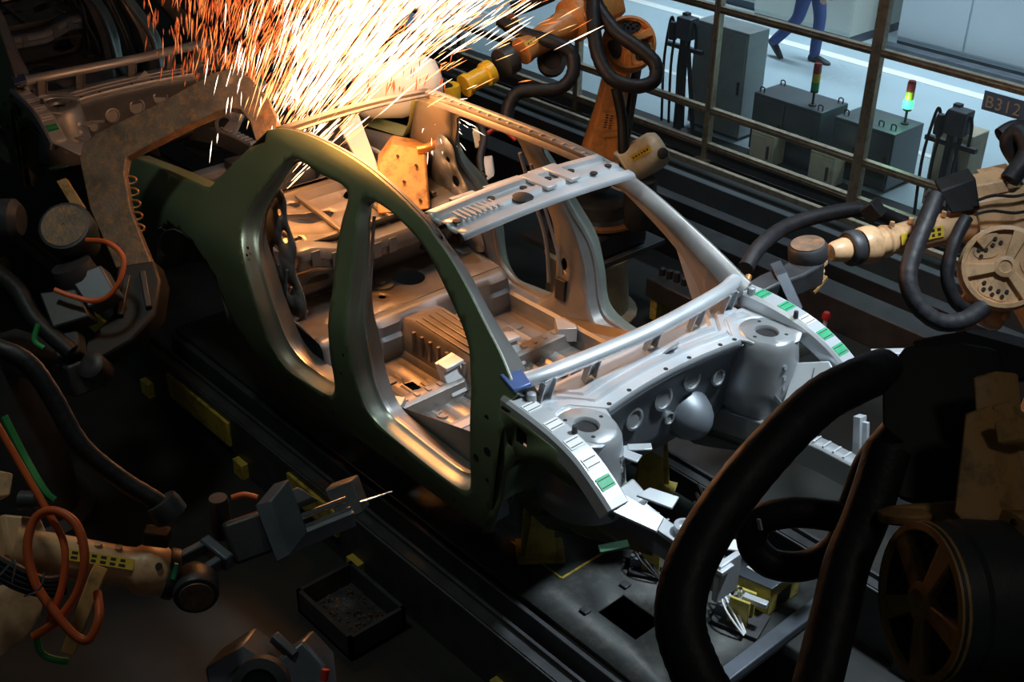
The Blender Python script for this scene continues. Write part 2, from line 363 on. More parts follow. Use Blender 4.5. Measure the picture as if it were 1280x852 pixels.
        B(MB().sheet(INN, holes, lambda x, z: (x, s * (side_y(x, z) - inoff(z)), z), 0.06), 'inner_side_panel', 'inner_steel', solid=0.003)
        # roof rail top return and A pillar return (closes the box section towards the roof opening)
        q = MB(); L = [[], [], [], []]
        for x, z in TOP:
            yy = side_y(x, z); dz = 0.0
            L[0].append((x, s * yy, z)); L[1].append((x, s * (yy - .010), z - .003)); L[2].append((x, s * (yy - .026), z - .018)); L[3].append((x, s * (yy - inoff(z) - .002), z - .048))
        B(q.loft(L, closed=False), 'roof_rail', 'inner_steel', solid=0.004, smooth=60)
        # ditch lip along the roof rail with pressed beads
        q = MB(); L = [[], [], [], []]
        for x, z in TOP[2:29]:
            yy = side_y(x, z); L[0].append((x, s * (yy - .014), z + .001)); L[1].append((x, s * (yy - .018), z - .010)); L[2].append((x, s * (yy - .040), z - .012)); L[3].append((x, s * (yy - .043), z - .034))
        dt = B(q.loft(L, closed=False), 'rail_ditch', 'inner_steel', solid=0.003)
        if s > 0:
            for x, z in TOP[3:28]:
                yy = side_y(x, z); q = MB(); q.obox((x, s * (yy - .029), z - .009), (.008, 0, 0), (0, .010, 0), (0, 0, .003)); B(q, 'ditch_bead', 'steel', dt)
        for x, z, r in ((-.40, .60, .016), (-.335, .66, .020), (-.34, .52, .010), (-.36, .80, .012), (-1.33, .55, .007), (-1.30, .66, .007), (-2.13, .86, .007), (-2.12, .83, .007), (-.60, .25, .009), (-1.0, .25, .009), (-1.5, .24, .009)):
            q = MB(); q.lathe((x, s * (side_y(x, z) - .002), z), (0, s, 0), [(r, 0), (r, .005)], 12); B(q, 'pierced_hole', 'black', side)
        # boot gutter along the quarter panel
        q = MB(); L = [[], [], [], []]
        for x, z in ((-3.58, .865), (-3.45, .895), (-3.0, .945), (-2.66, .975), (-2.60, .99), (-2.495, 1.112), (-2.384, 1.24), (-2.296, 1.338)):
            yy = side_y(x, z); k = 1 if x < -2.58 else .75
            L[0].append((x, s * yy, z)); L[1].append((x, s * (yy - .018), z + .004)); L[2].append((x, s * (yy - .035 * k), z - .014)); L[3].append((x, s * (yy - .11 * k), z - .018))
        B(q.loft(L, closed=False), 'boot_gutter', 'side_steel', solid=0.003, smooth=50)
        # inner rear quarter: wheelhouse dome and brace plate with round holes
        q = MB(); L = []
        for k in range(13):
            a = PI * k / 12; cx, cz, r = -2.73, .36, .37
            L.append([(cx + r * math.cos(a), s * .775, cz + r * math.sin(a)), (cx + r * math.cos(a), s * .60, cz + r * math.sin(a)), (cx + r * .96 * math.cos(a), s * .545, cz + r * .96 * math.sin(a)), (cx + r * .82 * math.cos(a), s * .525, cz + r * .82 * math.sin(a)), (cx + r * .2 * math.cos(a), s * .525, cz + r * .2 * math.sin(a))])
        B(q.loft(L, closed=False), 'rear_wheelhouse', 'inner_steel', solid=0.003)
        br = [(-2.06, .48), (-1.93, .50), (-1.95, .62), (-2.03, .72), (-2.02, .84), (-2.10, .95), (-2.12, 1.06), (-2.22, 1.10), (-2.30, .96), (-2.34, .70), (-2.22, .55)]
        B(MB().sheet(crom2(br, 4), [circle2(-2.12, .86, .032), circle2(-2.17, .97, .018, 10), circle2(-2.07, .60, .045, 12, .03), circle2(-2.2, .76, .03)], lambda x, z: (x, s * (.575 - .10 * (z - .5)), z), 0), 'quarter_brace', 'grey_steel', solid=0.004)
        q = MB(); q.prism([(-2.34, s * .50, .46), (-2.02, s * .50, .46), (-2.02, s * .62, .43), (-2.34, s * .62, .43)], (0, 0, .02)); 
        for xx in (-2.28, -2.2, -2.12): q.beam((xx, s * .57, .48), (xx + .03, s * .56, .70), .016, .014, (0, 1, 0))
        B(q, 'brace_rib', 'grey_steel', bevel=.003)
        # inner sill box
        q = MB(); q.sweep([(-.42, s * .63, .265), (-1.2, s * .635, .265), (-2.0, s * .625, .265)], [(-.05, -.07), (.05, -.07), (.05, .055), (.035, .07), (-.035, .07), (-.05, .055)])
        B(q, 'sill_box', 'grey_steel', bevel=.004)
        q = MB(); q.box(-1.40, -1.33, s * .615 - .012, s * .615 + .012, .42, .54); B(q, 'belt_pocket', 'black', bevel=.004)
        q = MB(); q.tube([(-1.44, s * .60, .50), (-1.45, s * .575, .75), (-1.49, s * .52, .98), (-1.53, s * .46, 1.22)], .010, 8); B(q, 'pillar_bead', 'grey_steel')
        q = MB(); q.tube([(-1.345, s * .605, .58), (-1.40, s * .555, .85), (-1.46, s * .47, 1.18)], .008, 8); B(q, 'pillar_bead', 'grey_steel')
        # far/near front corner: A post inner, gusset triangle
        B(MB().prism([(-.30, s * .62, .93), (-.62, s * .60, 1.0), (-.52, s * .64, .74), (-.36, s * .64, .70)], (0, s * .012, 0)), 'post_gusset', 'steel', bevel=.003)
    for s in (-1, 1):
        B(MB().sheet([(-3.5, .42), (-2.5, .42), (-2.42, 1.08), (-2.56, .955), (-3.0, .915), (-3.5, .865)], [circle2(-3.2, .62, .06, 14), circle2(-2.95, .80, .03)], lambda x, z: (x, s * (.535 + .05 * clamp((z - .8) * 4) + .02 * math.sin(x * 9)), z), .1), 'boot_inner_panel', 'grey_steel', solid=.003)
    # ---- roof headers
    q = MB(); L = []
    for k in range(25):
        y = -.50 + k / 24.0; c = .018 * math.cos(PI * y); b = 1.338 + c
        L.append([(-1.065, y, b + .002), (-1.05, y, b + .010), (-1.02, y, b + .008), (-1.01, y, b - .010), (-.955, y, b - .014), (-.945, y, b + .002), (-.915, y, b + .002), (-.905, y, b - .012), (-.86, y, b - .018), (-.85, y, b - .004), (-.815, y, b - .008), (-.80, y, b - .028)])
    hd = B(q.loft(L, closed=False), 'front_header', 'bright_steel', solid=0.004, smooth=35)
    for yy in (.06, .20): 
        q = MB(); q.prism([(-1.06, yy - .035, 1.352), (-1.06, yy + .035, 1.352), (-.88, yy + .03, 1.352), (-.88, yy - .03, 1.352)], (0, 0, .016)); B(q, 'bracket', 'bright_steel', hd, bevel=.004)
    q = MB(); q.lathe((-.90, -.10, 1.342), (0, 0, 1), [(.045, 0), (.05, .012), (.04, .018)], 16); B(q, 'black_grommet', 'black', hd)
    for k in range(8):
        y = -.42 + .028 * k; q = MB(); q.obox((-.93, y, 1.352), (.045, 0, 0), (0, .005, 0), (0, 0, .003)); B(q, 'bead', 'bright_steel', hd)
    for y, x in ((-.46, -.90), (-.2, -.985), (.13, -.985), (.27, -.985), (.33, -.90), (.44, -.92), (-.02, -.98)):
        q = MB(); q.lathe((x, y, 1.345), (0, 0, 1), [(.017, 0), (.017, .0062)], 12); B(q, 'pierced_hole', 'black', hd)
    for y0, y1 in ((-.35, -.22), (-.16, .04), (.10, .26)):
        q = MB(); q.box(-1.085, -1.06, y0, y1, 1.344, 1.358); B(q, 'weld_tab', 'bright_steel', hd, bevel=.002)
    q = MB(); L = []
    for k in range(13):
        y = -.45 + .9 * k / 12; b = 1.352 + .02 * math.cos(PI * y)
        L.append([(-2.27, y, b - .03), (-2.265, y, b), (-2.24, y, b + .006), (-2.21, y, b + .004), (-2.205, y, b - .012), (-2.18, y, b - .014), (-2.175, y, b + .002), (-2.15, y, b)])
    B(q.loft(L, closed=False), 'rear_header', 'inner_steel', solid=0.004)
    # ---- floor pan with ribs, holes
    def fz(x, y):
        z = .225
        t = abs(y); z += .018 * max(0, math.sin((y + .6) * 2 * PI / .085)) * clamp((t - .16) * 12) * clamp((.50 - t) * 12) * clamp((-.95 - x) * 10) * clamp((x + 1.7) * 10)
        if x > -.62: z += (x + .62) * .55 if x < -.42 else .11 + (x + .42) * 1.4
        return z
    HO = [rect2(-1.48, -1.40, -.335, -.275), rect2(-1.48, -1.40, .275, .335), circle2(-.86, -.50, .024), circle2(-.86, .45, .024), circle2(-.72, .25, .02), circle2(-1.03, -.25, .018)]
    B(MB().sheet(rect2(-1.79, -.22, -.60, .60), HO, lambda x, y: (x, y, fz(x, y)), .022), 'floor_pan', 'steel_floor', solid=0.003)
    for x0, x1, y0, y1 in ((-1.58, -1.52, -.50, -.30), (-1.44, -1.36, -.26, -.20), (-1.58, -1.52, .30, .50), (-1.42, -1.30, .36, .42), (-1.12, -1.02, -.50, -.42), (-1.10, -1.02, .30, .44), (-.80, -.70, -.40, -.25), (-.80, -.70, .30, .42)):
        q = MB(); q.box(x0, x1, y0, y1, .222, .236); B(q, 'floor_pad', 'steel_floor', bevel=.004)
    for x, y in ((-1.60, -.42), (-1.15, -.35), (-1.05, .5), (-.82, -.18), (-1.55, .25), (-.78, .52)):
        q = MB(); q.lathe((x, y, .224), (0, 0, 1), [(.03, 0), (.03, .012), (.022, .012), (.018, .004)], 14); B(q, 'floor_boss', 'steel_floor')
    # tunnel
    q = MB(); L = []
    for x, h, wd in ((-1.78, .40, .135), (-1.70, .415, .135), (-1.30, .405, .13), (-1.18, .40, .125), (-1.12, .35, .12), (-.7, .345, .125), (-.45, .38, .13), (-.22, .50, .15)):
        b = .22; L.append([(x, -wd - .05, b), (x, -wd - .01, b + .03), (x, -wd + .015, h - .02), (x, -wd + .035, h), (x, wd - .035, h), (x, wd - .015, h - .02), (x, wd + .01, b + .03), (x, wd + .05, b)])
    tn = B(q.loft(L, closed=False), 'tunnel', 'steel_floor', solid=0.003)
    for y in (-.085, -.045, 0, .045, .085):
        q = MB(); q.beam((-1.68, y, .417), (-1.22, y, .409), .018, .012); B(q, 'tunnel_rib', 'steel_floor', tn, bevel=.003)
    for k in range(7):
        for s in (-1, 1):
            q = MB(); q.obox((-1.64 + k * .065, s * .137, .33), (.008, 0, 0), (0, .008, 0), (0, s * .0, .055)); B(q, 'tunnel_notch', 'steel_floor', tn)
    # seat crossmembers
    for s in (-1, 1):
        q = MB(); q.sweep([(-1.27, s * .15, .265), (-1.27, s * .58, .265)], [(-.055, -.045), (-.045, .035), (-.03, .045), (.03, .045), (.045, .035), (.055, -.045)]); xm = B(q, 'seat_crossmember', 'steel_floor', bevel=.003)
        for k in range(6):
            q = MB(); q.obox((-1.27, s * (.2 + k * .07), .313), (.016, 0, 0), (0, .010, 0), (0, 0, .003)); B(q, 'crossmember_bead', 'steel_floor', xm)
        q = MB(); q.prism([(-1.21, s * .13, .25), (-1.21, s * .24, .25), (-1.30, s * .24, .38), (-1.30, s * .13, .40)], (-.05, 0, 0)); q.beam((-1.29, s * .13, .39), (-1.29, s * .24, .38), .07, .02); B(q, 'seat_mount', 'bright_steel', bevel=.004)
        q = MB(); q.sweep([(-.93, s * .33, .265), (-.93, s * .60, .265)], [(-.06, -.05), (-.06, .05), (.05, .05), (.05, -.05)]); bx = B(q, 'foot_crossmember', 'grey_steel', bevel=.004)
        q = MB(); q.box(-.882, -.876, s * .47 - .03, s * .47 + .03, .24, .30); B(q, 'pierced_hole', 'black', bx)
        q = MB(); q.beam((-.93, s * .35, .318), (-.93, s * .58, .318), .045, .004); B(q, 'top_flange', 'steel', bx)
        q = MB(); q.sweep([(-1.22, s * .53, .30), (-1.32, s * .60, .30)], [(-.05, -.04), (-.05, .04), (.05, .04), (.05, -.04)]); B(q, 'seat_bracket', 'steel', bevel=.003)
    # rear seat riser and pan
    q = MB(); L = []
    for k in range(41):
        y = -.60 + 1.2 * k / 40; e = .008 if (k // 4) % 2 else 0
        L.append([(-1.68 - .03, y, .222), (-1.725 + e, y, .27), (-1.735 + e, y, .33), (-1.75, y, .345), (-1.76 + e, y, .40), (-1.785, y, .425), (-1.83, y, .435)])
    B(q.loft(L, closed=False), 'seat_riser', 'grey_steel', solid=0.003)
    HP = [circle2(-2.06, .16, .085, 18), circle2(-1.95, -.1, .02), circle2(-1.95, .33, .018), circle2(-1.9, -.42, .02), circle2(-2.2, -.3, .02)]
    def pz(x, y): return .435 + .012 * math.sin(y * 9) * math.sin((x + 1.8) * 8) + .05 * clamp((abs(y) - .38) * 5) * clamp((-x - 1.95) * 4)
    B(MB().sheet(rect2(-2.36, -1.83, -.60, .60), HP, lambda x, y: (x, y, pz(x, y)), .045), 'rear_seat_pan', 'steel_floor', solid=0.003)
    q = MB(); q.lathe((-2.07, -.02, .442), (0, 0, 1), [(.07, 0), (.07, .008), (.05, .012), (.03, .012), (.028, .03)], 16); B(q, 'fuel_cap_plate', 'grey_steel')
    # seat back frame and parcel shelf
    q = MB(); L = []
    for k in range(25):
        y = -.52 + 1.04 * k / 24
        b = .62 + .07 * clamp((abs(y) - .22) * 5); L.append([(-2.13, y, b - .02), (-2.07, y, b - .015), (-2.055, y, b), (-2.06, y, b + .035), (-2.045, y, b + .045), (-2.05, y, b + .08), (-2.065, y, b + .095), (-2.15, y, b + .10)])
    sb = B(q.loft(L, closed=False), 'seat_back_beam', 'grey_steel', solid=0.003)
    for y in (-.42, -.3, -.05, .05, .3, .42):
        b = .62 + .07 * clamp((abs(y) - .22) * 5); q = MB(); q.beam((-2.043, y, b), (-2.043, y, b + .085), .05, .006, (1, 0, 0)); B(q, 'beam_bead', 'grey_steel', sb, bevel=.002)
    q = MB(); q.sheet(rect2(-.52, .52, .44, .63), [crom2([(-.46, .52), (-.36, .49), (-.30, .53), (-.32, .59), (-.42, .60)], 5), crom2([(.46, .52), (.36, .49), (.30, .53), (.32, .59), (.42, .60)], 5)], lambda y, z: (-2.20 + (z - .44) * .6, y, z), .08)
    bk = B(q, 'seat_back_panel', 'grey_steel', solid=0.003)
    q = MB(); q.tube([(-2.125 + .04 * math.sin(a), -.14 + .11 * math.cos(a), .535 + .07 * math.sin(a)) for a in [2 * PI * i / 20 for i in range(21)]], .012, 8); B(q, 'ring_bead', 'steel', bk)
    HS = [crom2([(-2.47, -.34), (-2.43, -.35), (-2.37, -.26), (-2.38, -.10), (-2.43, -.08)], 4), circle2(-2.5, .15, .05, 14, .08), circle2(-2.42, .38, .05, 14, .08), circle2(-2.58, -.2, .04), circle2(-2.22, .02, .014), circle2(-2.22, -.40, .014)]
    q = MB(); q.sheet(rect2(-2.70, -2.15, -.55, .55), HS, lambda x, y: (x, y, .72 + .05 * clamp((abs(y) - .22) * 5) + .012 * max(0, math.sin((x + 2.15) * 2 * PI / .11)) + .05 * clamp((-x - 2.2) * 3)), .03); B(q, 'parcel_shelf', 'inner_steel', solid=0.003)
    for y in (-.44, -.15, .15, .44):
        q = MB(); q.beam((-2.18, y, .745 + .05 * clamp((abs(y) - .22) * 5)), (-2.62, y, .80), .03, .02); B(q, 'shelf_rib', 'inner_steel', bevel=.004)
    # boot floor, rear end panel
    q = MB(); q.sheet(rect2(-3.5, -2.36, -.53, .53), [circle2(-2.95, 0, .22, 24)], lambda x, y: (x, y, .40 + .006 * math.sin(x * 30)), .08); B(q, 'boot_floor', 'steel_floor', solid=0.003)
    q = MB(); q.lathe((-2.95, 0, .401), (0, 0, -1), [(.22, 0), (.21, .14), (.05, .15)], 24, False); B(q, 'spare_wheel_well', 'grey_steel', solid=0.003)
    q = MB(); L = []
    for k in range(17):
        y = -.64 + 1.28 * k / 16; c = -.06 * math.cos(y * 2)
        L.append([(-3.50 + c, y, .40), (-3.56 + c, y, .48), (-3.55 + c, y, .58), (-3.49 + c, y, .60), (-3.48 + c, y, .64), (-3.53 + c, y, .66)])
    rp = B(q.loft(L, closed=False), 'rear_end_panel', 'grey_steel', solid=0.004)
    q = MB(); q.box(-3.56, -3.46, -.06, .06, .62, .70); B(q, 'lock_striker', 'dark_metal', rp, bevel=.008)
    for y in (-.42, -.25, .25, .42):
        q = MB(); q.lathe((-3.515, y, .53), (1, 0, 0), [(.04, 0), (.04, .012), (.02, .014)], 14); B(q, 'vent_boss', 'dark_metal', rp)
    for s in (-1, 1):
        q = MB(); q.tube([(-2.62, s * .50, .80), (-2.75, s * .47, .86), (-2.95, s * .46, .84), (-3.10, s * .48, .74)], .014, 8); B(q, 'boot_hinge', 'steel')
        q = MB(); q.prism([(-3.40, s * .42, .41), (-3.10, s * .40, .41), (-3.12, s * .52, .52), (-3.38, s * .52, .52)], (0, 0, .02)); B(q, 'corner_gusset', 'steel', bevel=.004)
    # ---- cowl, firewall, cross bar
    q = MB(); bar = crom([(-.315, -.655, .935), (-.265, -.52, .952), (-.235, -.25, .958), (-.225, 0, .958), (-.235, .25, .958), (-.265, .52, .952), (-.315, .655, .935)], 6)
    q.sweep(bar, [(.036 * math.cos(a), .030 * math.sin(a)) for a in [2 * PI * i / 14 for i in range(14)]]); B(q, 'cowl_bar', 'bright_steel')
    q = MB(); L = []
    for k in range(37):
        y = -.60 + 1.2 * k / 36; f = -.085 + .075 * (abs(y) / .6) ** 2 - .15 * clamp((abs(y) - .40) * 9)
        g = f + .085 - .10
        L.append([(-.335, y, .826), (-.31, y, .822), (g - .165, y, .820), (g - .155, y, .838), (g - .135, y, .838), (g - .125, y, .822), (g - .105, y, .822), (g - .095, y, .840), (g - .07, y, .840), (g - .06, y, .826), (g - .045, y, .826), (g - .035, y, .840), (f - .010, y, .838), (f, y, .815)])
    cw = B(q.loft(L, closed=False), 'cowl_panel', 'bright_steel', solid=0.004, smooth=35)
    for y, x in ((-.38, 0), (-.25, 0), (-.02, 0), (.12, 0), (.30, 0), (.38, 0)):
        f = -.085 + .075 * (abs(y) / .6) ** 2; q = MB(); q.lathe((f - .022, y, .839), (0, 0, 1), [(.010, 0), (.010, .003)], 12); B(q, 'pierced_hole', 'black', cw)
    q = MB(); q.prism([(-.19, .06, .84), (-.19, .15, .84), (-.15, .105, .895)], (-.01, 0, 0)); B(q, 'tab', 'bright_steel', cw)
    for y in (-.30, .06, .34, -.55, .55):
        q = MB(); q.beam((-.235, y, .945), (-.285, y, .83), .055, .006, (1, 0, 0)); q.beam((-.24, y - .028, .94), (-.27, y - .028, .83), .006, .03, (1, 0, 0)); q.beam((-.24, y + .028, .94), (-.27, y + .028, .83), .006, .03, (1, 0, 0))
        B(q, 'cowl_bracket', 'steel', bevel=.002)
    q = MB(); L = []
    for k in range(31):
        y = -.62 + 1.24 * k / 30; f = -.085 + .075 * (abs(y) / .6) ** 2
        L.append([(f, y, .815), (f - .03, y, .76), (f - .05, y, .66), (f - .05, y, .50), (f - .09, y, .40), (-.22, y, .33)])
    fw = B(q.loft(L, closed=False), 'firewall', 'grey_steel', solid=0.004)
    for y, z, r in ((-.18, .66, .05), (.0, .68, .055), (.17, .71, .055), (.33, .66, .04), (-.32, .62, .035), (.05, .56, .03)):
        q = MB(); x = -.085 + .075 * (abs(y) / .6) ** 2 - .045; q.lathe((x, y, z), (1, 0, .1), [(r, 0), (r, .012), (r * .8, .014), (r * .75, .006), (.001, .006)], 18); B(q, 'grommet_plate', 'steel', fw)
    q = MB(); q.lathe((-.16, .19, .52), (.9, 0, -.3), [(.115, 0), (.112, .03), (.10, .07), (.08, .105), (.05, .13), (.02, .142), (.001, .145)], 24); B(q, 'tunnel_dome', 'grey_steel', fw)
    # dash tunnel reinforcement seen over the bar
    for s in (-1, 1):
        def M(p): return (p[0], s * p[1], p[2])
        # shotgun rail
        cl = crom([(-.31, .685, .888), (-.15, .695, .886), (.0, .70, .868), (.12, .705, .835), (.22, .712, .785), (.30, .715, .73)], 5)
        q = MB(); q.sweep([M(p) for p in cl], [(-.052, -.06), (-.052, .008), (-.040, .020), (.040, .020), (.052, .008), (.052, -.06)]); sg = B(q, 'shotgun_rail', 'bright_steel', bevel=.003)
        # marks chalked on the rail
        for k in range(5):
            i = 4 + k * 4; p = V(M(cl[i])); d = (V(M(cl[i + 1])) - p).normalized(); n_ = d.cross(V((0, s, 0))) * s; n_ = n_ if n_.z > 0 else -n_
            q = MB(); q.obox(p + n_ * .0215, d * .026, V((0, .034, 0)), n_ * .0012); B(q, 'rail_label', ('label_white' if k not in ((4,) if s < 0 else (0, 1, 3, 4)) else 'label_green'), sg)
            for j in range(2):
                q = MB(); q.obox(p + n_ * .0230 + d * (.016 - .03 * j), d * .0018, V((0, .03, 0)), n_ * .0006); B(q, 'label_line', 'ink', sg)
        q = MB(); q.lathe(M((-.22, .66, .905)), (0, 0, 1), [(.02, 0), (.018, .03), (.008, .035)], 10); B(q, 'rail_stud', 'steel', sg)
        q = MB(); q.lathe(M((.02, .665, .885)), (0, 0, 1), [(.012, 0), (.01, .03)], 8); B(q, 'rail_bolt', 'dark_metal', sg)
        # fender apron outer skin (arch) and ridges
        ap = [(-.30, .87), (-.15, .868), (.0, .85), (.12, .815), (.22, .765), (.31, .71), (.30, .685), (.2, .71), (.1, .735), (.0, .742), (-.10, .728), (-.19, .69), (-.25, .60), (-.27, .45), (-.33, .25), (-.40, .20), (-.33, .40), (-.30, .60)]
        B(MB().sheet(ap, [rect2(-.20, -.14, .77, .845), circle2(-.235, .745, .016, 10)] if s < 0 else [circle2(-.235, .745, .016, 10)], lambda x, z: (x, s * (.752 - .02 * clamp(x * 3)), z), 0), 'fender_apron', 'side_steel', solid=0.005)
        q = MB(); q.box(-.24, -.10, s * .715 - .004, s * .715 + .004, .75, .86); B(q, 'apron_light_block', 'dark_metal')  # dark plate added behind the apron hole to stop light showing through
        # wheelhouse inner: barrel under the tower
        q = MB(); L = []
        for k in range(15):
            a = PI * (.42 + .58 * k / 14.0) ; r = .345; cx, cz = 0.0, .36
            x, z = cx + r * math.cos(a), cz + r * 1.05 * math.sin(a)
            L.append([(x, s * .745, z), (x, s * .62, z + .01), (x, s * .50, z - .01), (cx + r * .9 * math.cos(a), s * .45, cz + r * .9 * math.sin(a)), (cx + r * .55 * math.cos(a), s * .44, cz + r * .5 * math.sin(a))])
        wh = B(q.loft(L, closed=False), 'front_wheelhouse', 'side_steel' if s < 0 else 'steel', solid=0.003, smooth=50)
        for k in range(4):
            q = MB(); q.beam(M((-.42, .445, .22 + .045 * k)), M((.10, .452, .30 + .045 * k)), .012, .012); B(q, 'wheelhouse_ridge', 'side_steel', wh)
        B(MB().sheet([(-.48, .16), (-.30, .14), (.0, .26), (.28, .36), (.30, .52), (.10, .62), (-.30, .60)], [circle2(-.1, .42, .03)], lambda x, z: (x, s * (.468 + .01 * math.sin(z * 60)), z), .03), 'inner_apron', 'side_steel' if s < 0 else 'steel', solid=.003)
        # strut tower
        cx, cy = -.035, .546; q = MB(); L = []
        for r, z in ((.185, .50), (.165, .62), (.15, .74), (.14, .80), (.125, .828), (.115, .838), (.055, .838), (.05, .832), (.05, .79)):
            L.append([(cx + r * math.cos(t) * 1.02, s * (cy + r * math.sin(t) * .92), z) for t in [2 * PI * i / 28 for i in range(28)]])
        st = B(q.loft(L), 'strut_tower', 'steel', solid=0.004, smooth=45)
        q = MB(); q.lathe((cx, s * cy, .822), (0, 0, 1), [(.050, 0), (.001, .001)], 18, False); B(q, 'tower_bore', 'black', st)
        for t in (0.5, 2.6, 4.7):
            q = MB(); q.lathe((cx + .085 * math.cos(t), s * (cy + .08 * math.sin(t)), .838), (0, 0, 1), [(.009, 0), (.009, .002)], 8); B(q, 'stud_hole', 'black', st)
        q = MB(); q.sheet([(-.20, .44), (-.09, .40), (.06, .46), (.10, .60), (.06, .68), (-.22, .68), (-.25, .56)], [circle2(cx, cy, .118, 24, .108)], lambda x, y: (x, s * y, .832 - .06 * clamp((x - .02) * 6) * clamp((.62 - y) * 6) + .014 * clamp((y - .6) * 12)), .03); B(q, 'tower_shelf', 'bright_steel', solid=.004)
        for k in range(3):
            q = MB(); q.lathe(M((.105 + .004 * k, .50, .74 - .05 * k)), (1, 0, .2), [(.012, 0), (.012, .012)], 8); B(q, 'tower_bead', 'steel', st)
        # chassis rail
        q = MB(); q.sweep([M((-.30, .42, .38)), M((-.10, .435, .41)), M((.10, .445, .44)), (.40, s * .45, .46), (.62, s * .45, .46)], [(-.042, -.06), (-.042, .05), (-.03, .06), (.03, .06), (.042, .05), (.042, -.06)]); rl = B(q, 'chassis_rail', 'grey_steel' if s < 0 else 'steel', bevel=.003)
        for k in range(9):
            q = MB(); q.obox((.15 + .05 * k, s * .448, .524), (.004, 0, 0), (0, .028, 0), (0, 0, .0022)); B(q, 'rail_bead', 'bright_steel', rl)
        q = MB(); q.box(.60, .625, s * .45 - .06, s * .45 + .06, .38, .55); B(q, 'rail_end_plate', 'bright_steel', rl, bevel=.003)
    # near front bracket run
    q = MB(); q.prism([(.28, -.76, .74), (.28, -.66, .75), (.42, -.60, .70), (.44, -.66, .68)], (0, 0, -.012)); q.prism([(.30, -.62, .74), (.30, -.55, .74), (.40, -.50, .73), (.42, -.56, .72)], (0, 0, -.01)); B(q, 'lamp_bracket', 'bright_steel', bevel=.003)
    q = MB(); q.sweep([(.10, -.50, .60), (.20, -.49, .56), (.34, -.485, .535), (.46, -.485, .53), (.64, -.485, .528)], [(-.035, -.010), (-.035, .010), (.035, .010), (.035, -.010)]); B(q, 'rail_cover', 'bright_steel', bevel=.003)
    q = MB(); q.lathe((.40, -.45, .54), (0, 0, 1), [(.04, 0), (.04, .035), (.025, .037), (.02, .02)], 16); B(q, 'mount_cup', 'bright_steel')
    q = MB(); q.prism([(.14, -.58, .60), (.24, -.56, .58), (.25, -.48, .60), (.15, -.47, .63)], (0, 0, .035)); B(q, 'mount_block', 'bright_steel', bevel=.012)
    q = MB(); q.beam((.50, -.44, .55), (.60, -.36, .55), .06, .008); B(q, 'rail_tab', 'label_white', bevel=.003)
    q = MB(); q.beam((.07, -.47, .735), (.15, -.44, .73), .05, .008); B(q, 'tower_tab', 'bright_steel', bevel=.002)
    q = MB(); q.beam((.06, -.41, .72), (.12, -.34, .725), .04, .008); q.beam((.02, -.45, .70), (.07, -.40, .715), .03, .02); B(q, 'tower_tab', 'bright_steel', bevel=.002)
    q = MB(); q.beam((.30, -.80, .585), (.36, -.71, .60), .04, .012); B(q, 'green_tab', 'green_steel', bevel=.003)
    # far lamp panel: pale plate with pressed lines, and the arm bracket in front of it
    q = MB(); q.prism([(.15, .44, .50), (.33, .46, .50), (.31, .62, .72), (.22, .66, .76), (.10, .60, .72)], (.01, -.02, .012)); lp = B(q, 'lamp_panel', 'bright_steel', bevel=.004)
    q = MB(); q.lathe((.20, .455, .54), (.5, -.7, .35), [(.075, 0), (.07, .014), (.045, .016), (.04, -.01)], 20); B(q, 'panel_boss', 'steel', lp)
    q = MB(); q.lathe((.20, .455, .545), (.5, -.7, .35), [(.042, .0), (.042, .012)], 16); B(q, 'boss_bore', 'black', lp)
    for k in range(3):
        q = MB(); q.beam((.27 - .045 * k, .53, .625 + .012 * k), (.235 - .045 * k, .60, .735), .006, .006); B(q, 'panel_line', 'grey_steel', lp)
    q = MB(); q.lathe((.28, .50, .59), (.5, -.7, .35), [(.02, 0), (.02, .02)], 12); B(q, 'panel_stud', 'steel', lp)
    q = MB(); q.prism([(.26, .72, .72), (.38, .78, .80), (.44, .90, .80), (.42, .92, .80), (.34, .82, .79), (.25, .76, .70)], (.015, 0, -.05)); q.beam((.33, .80, .80), (.44, .93, .805), .045, .006); B(q, 'fender_arm', 'bright_steel', bevel=.002)
    q = MB(); q.beam((.44, .60, .62), (.50, .56, .40), .05, .035, (1, 0, 0)); q.beam((.455, .60, .60), (.505, .565, .42), .02, .06, (1, 0, 0)); B(q, 'lamp_post', 'bright_steel', bevel=.003)
    # blue corner cap at the near A pillar foot
    q = MB(); q.prism([(-.36, -.70, .955), (-.26, -.715, .935), (-.24, -.64, .945), (-.32, -.62, .965)], (0, 0, .018)); B(q, 'pillar_foot_cap', 'blue_cap', bevel=.006)
    q = MB(); q.prism([(-.30, -.745, .86), (-.22, -.74, .87), (-.22, -.64, .915), (-.30, -.64, .915)], (0, 0, .014)); B(q, 'pillar_foot_seal', 'black', bevel=.006)
    return car
mat('blue_cap', (0.10, 0.16, 0.38), 0.4, 0.3, 0.1, 8)
car1 = make_car('bare steel car body shell without roof or doors, lit by welding sparks')
car2 = copy_tree(car1); car2.location.x -= 4.65
tag(car2, 'second bare car body shell, in the dark behind the first one', 'car body')
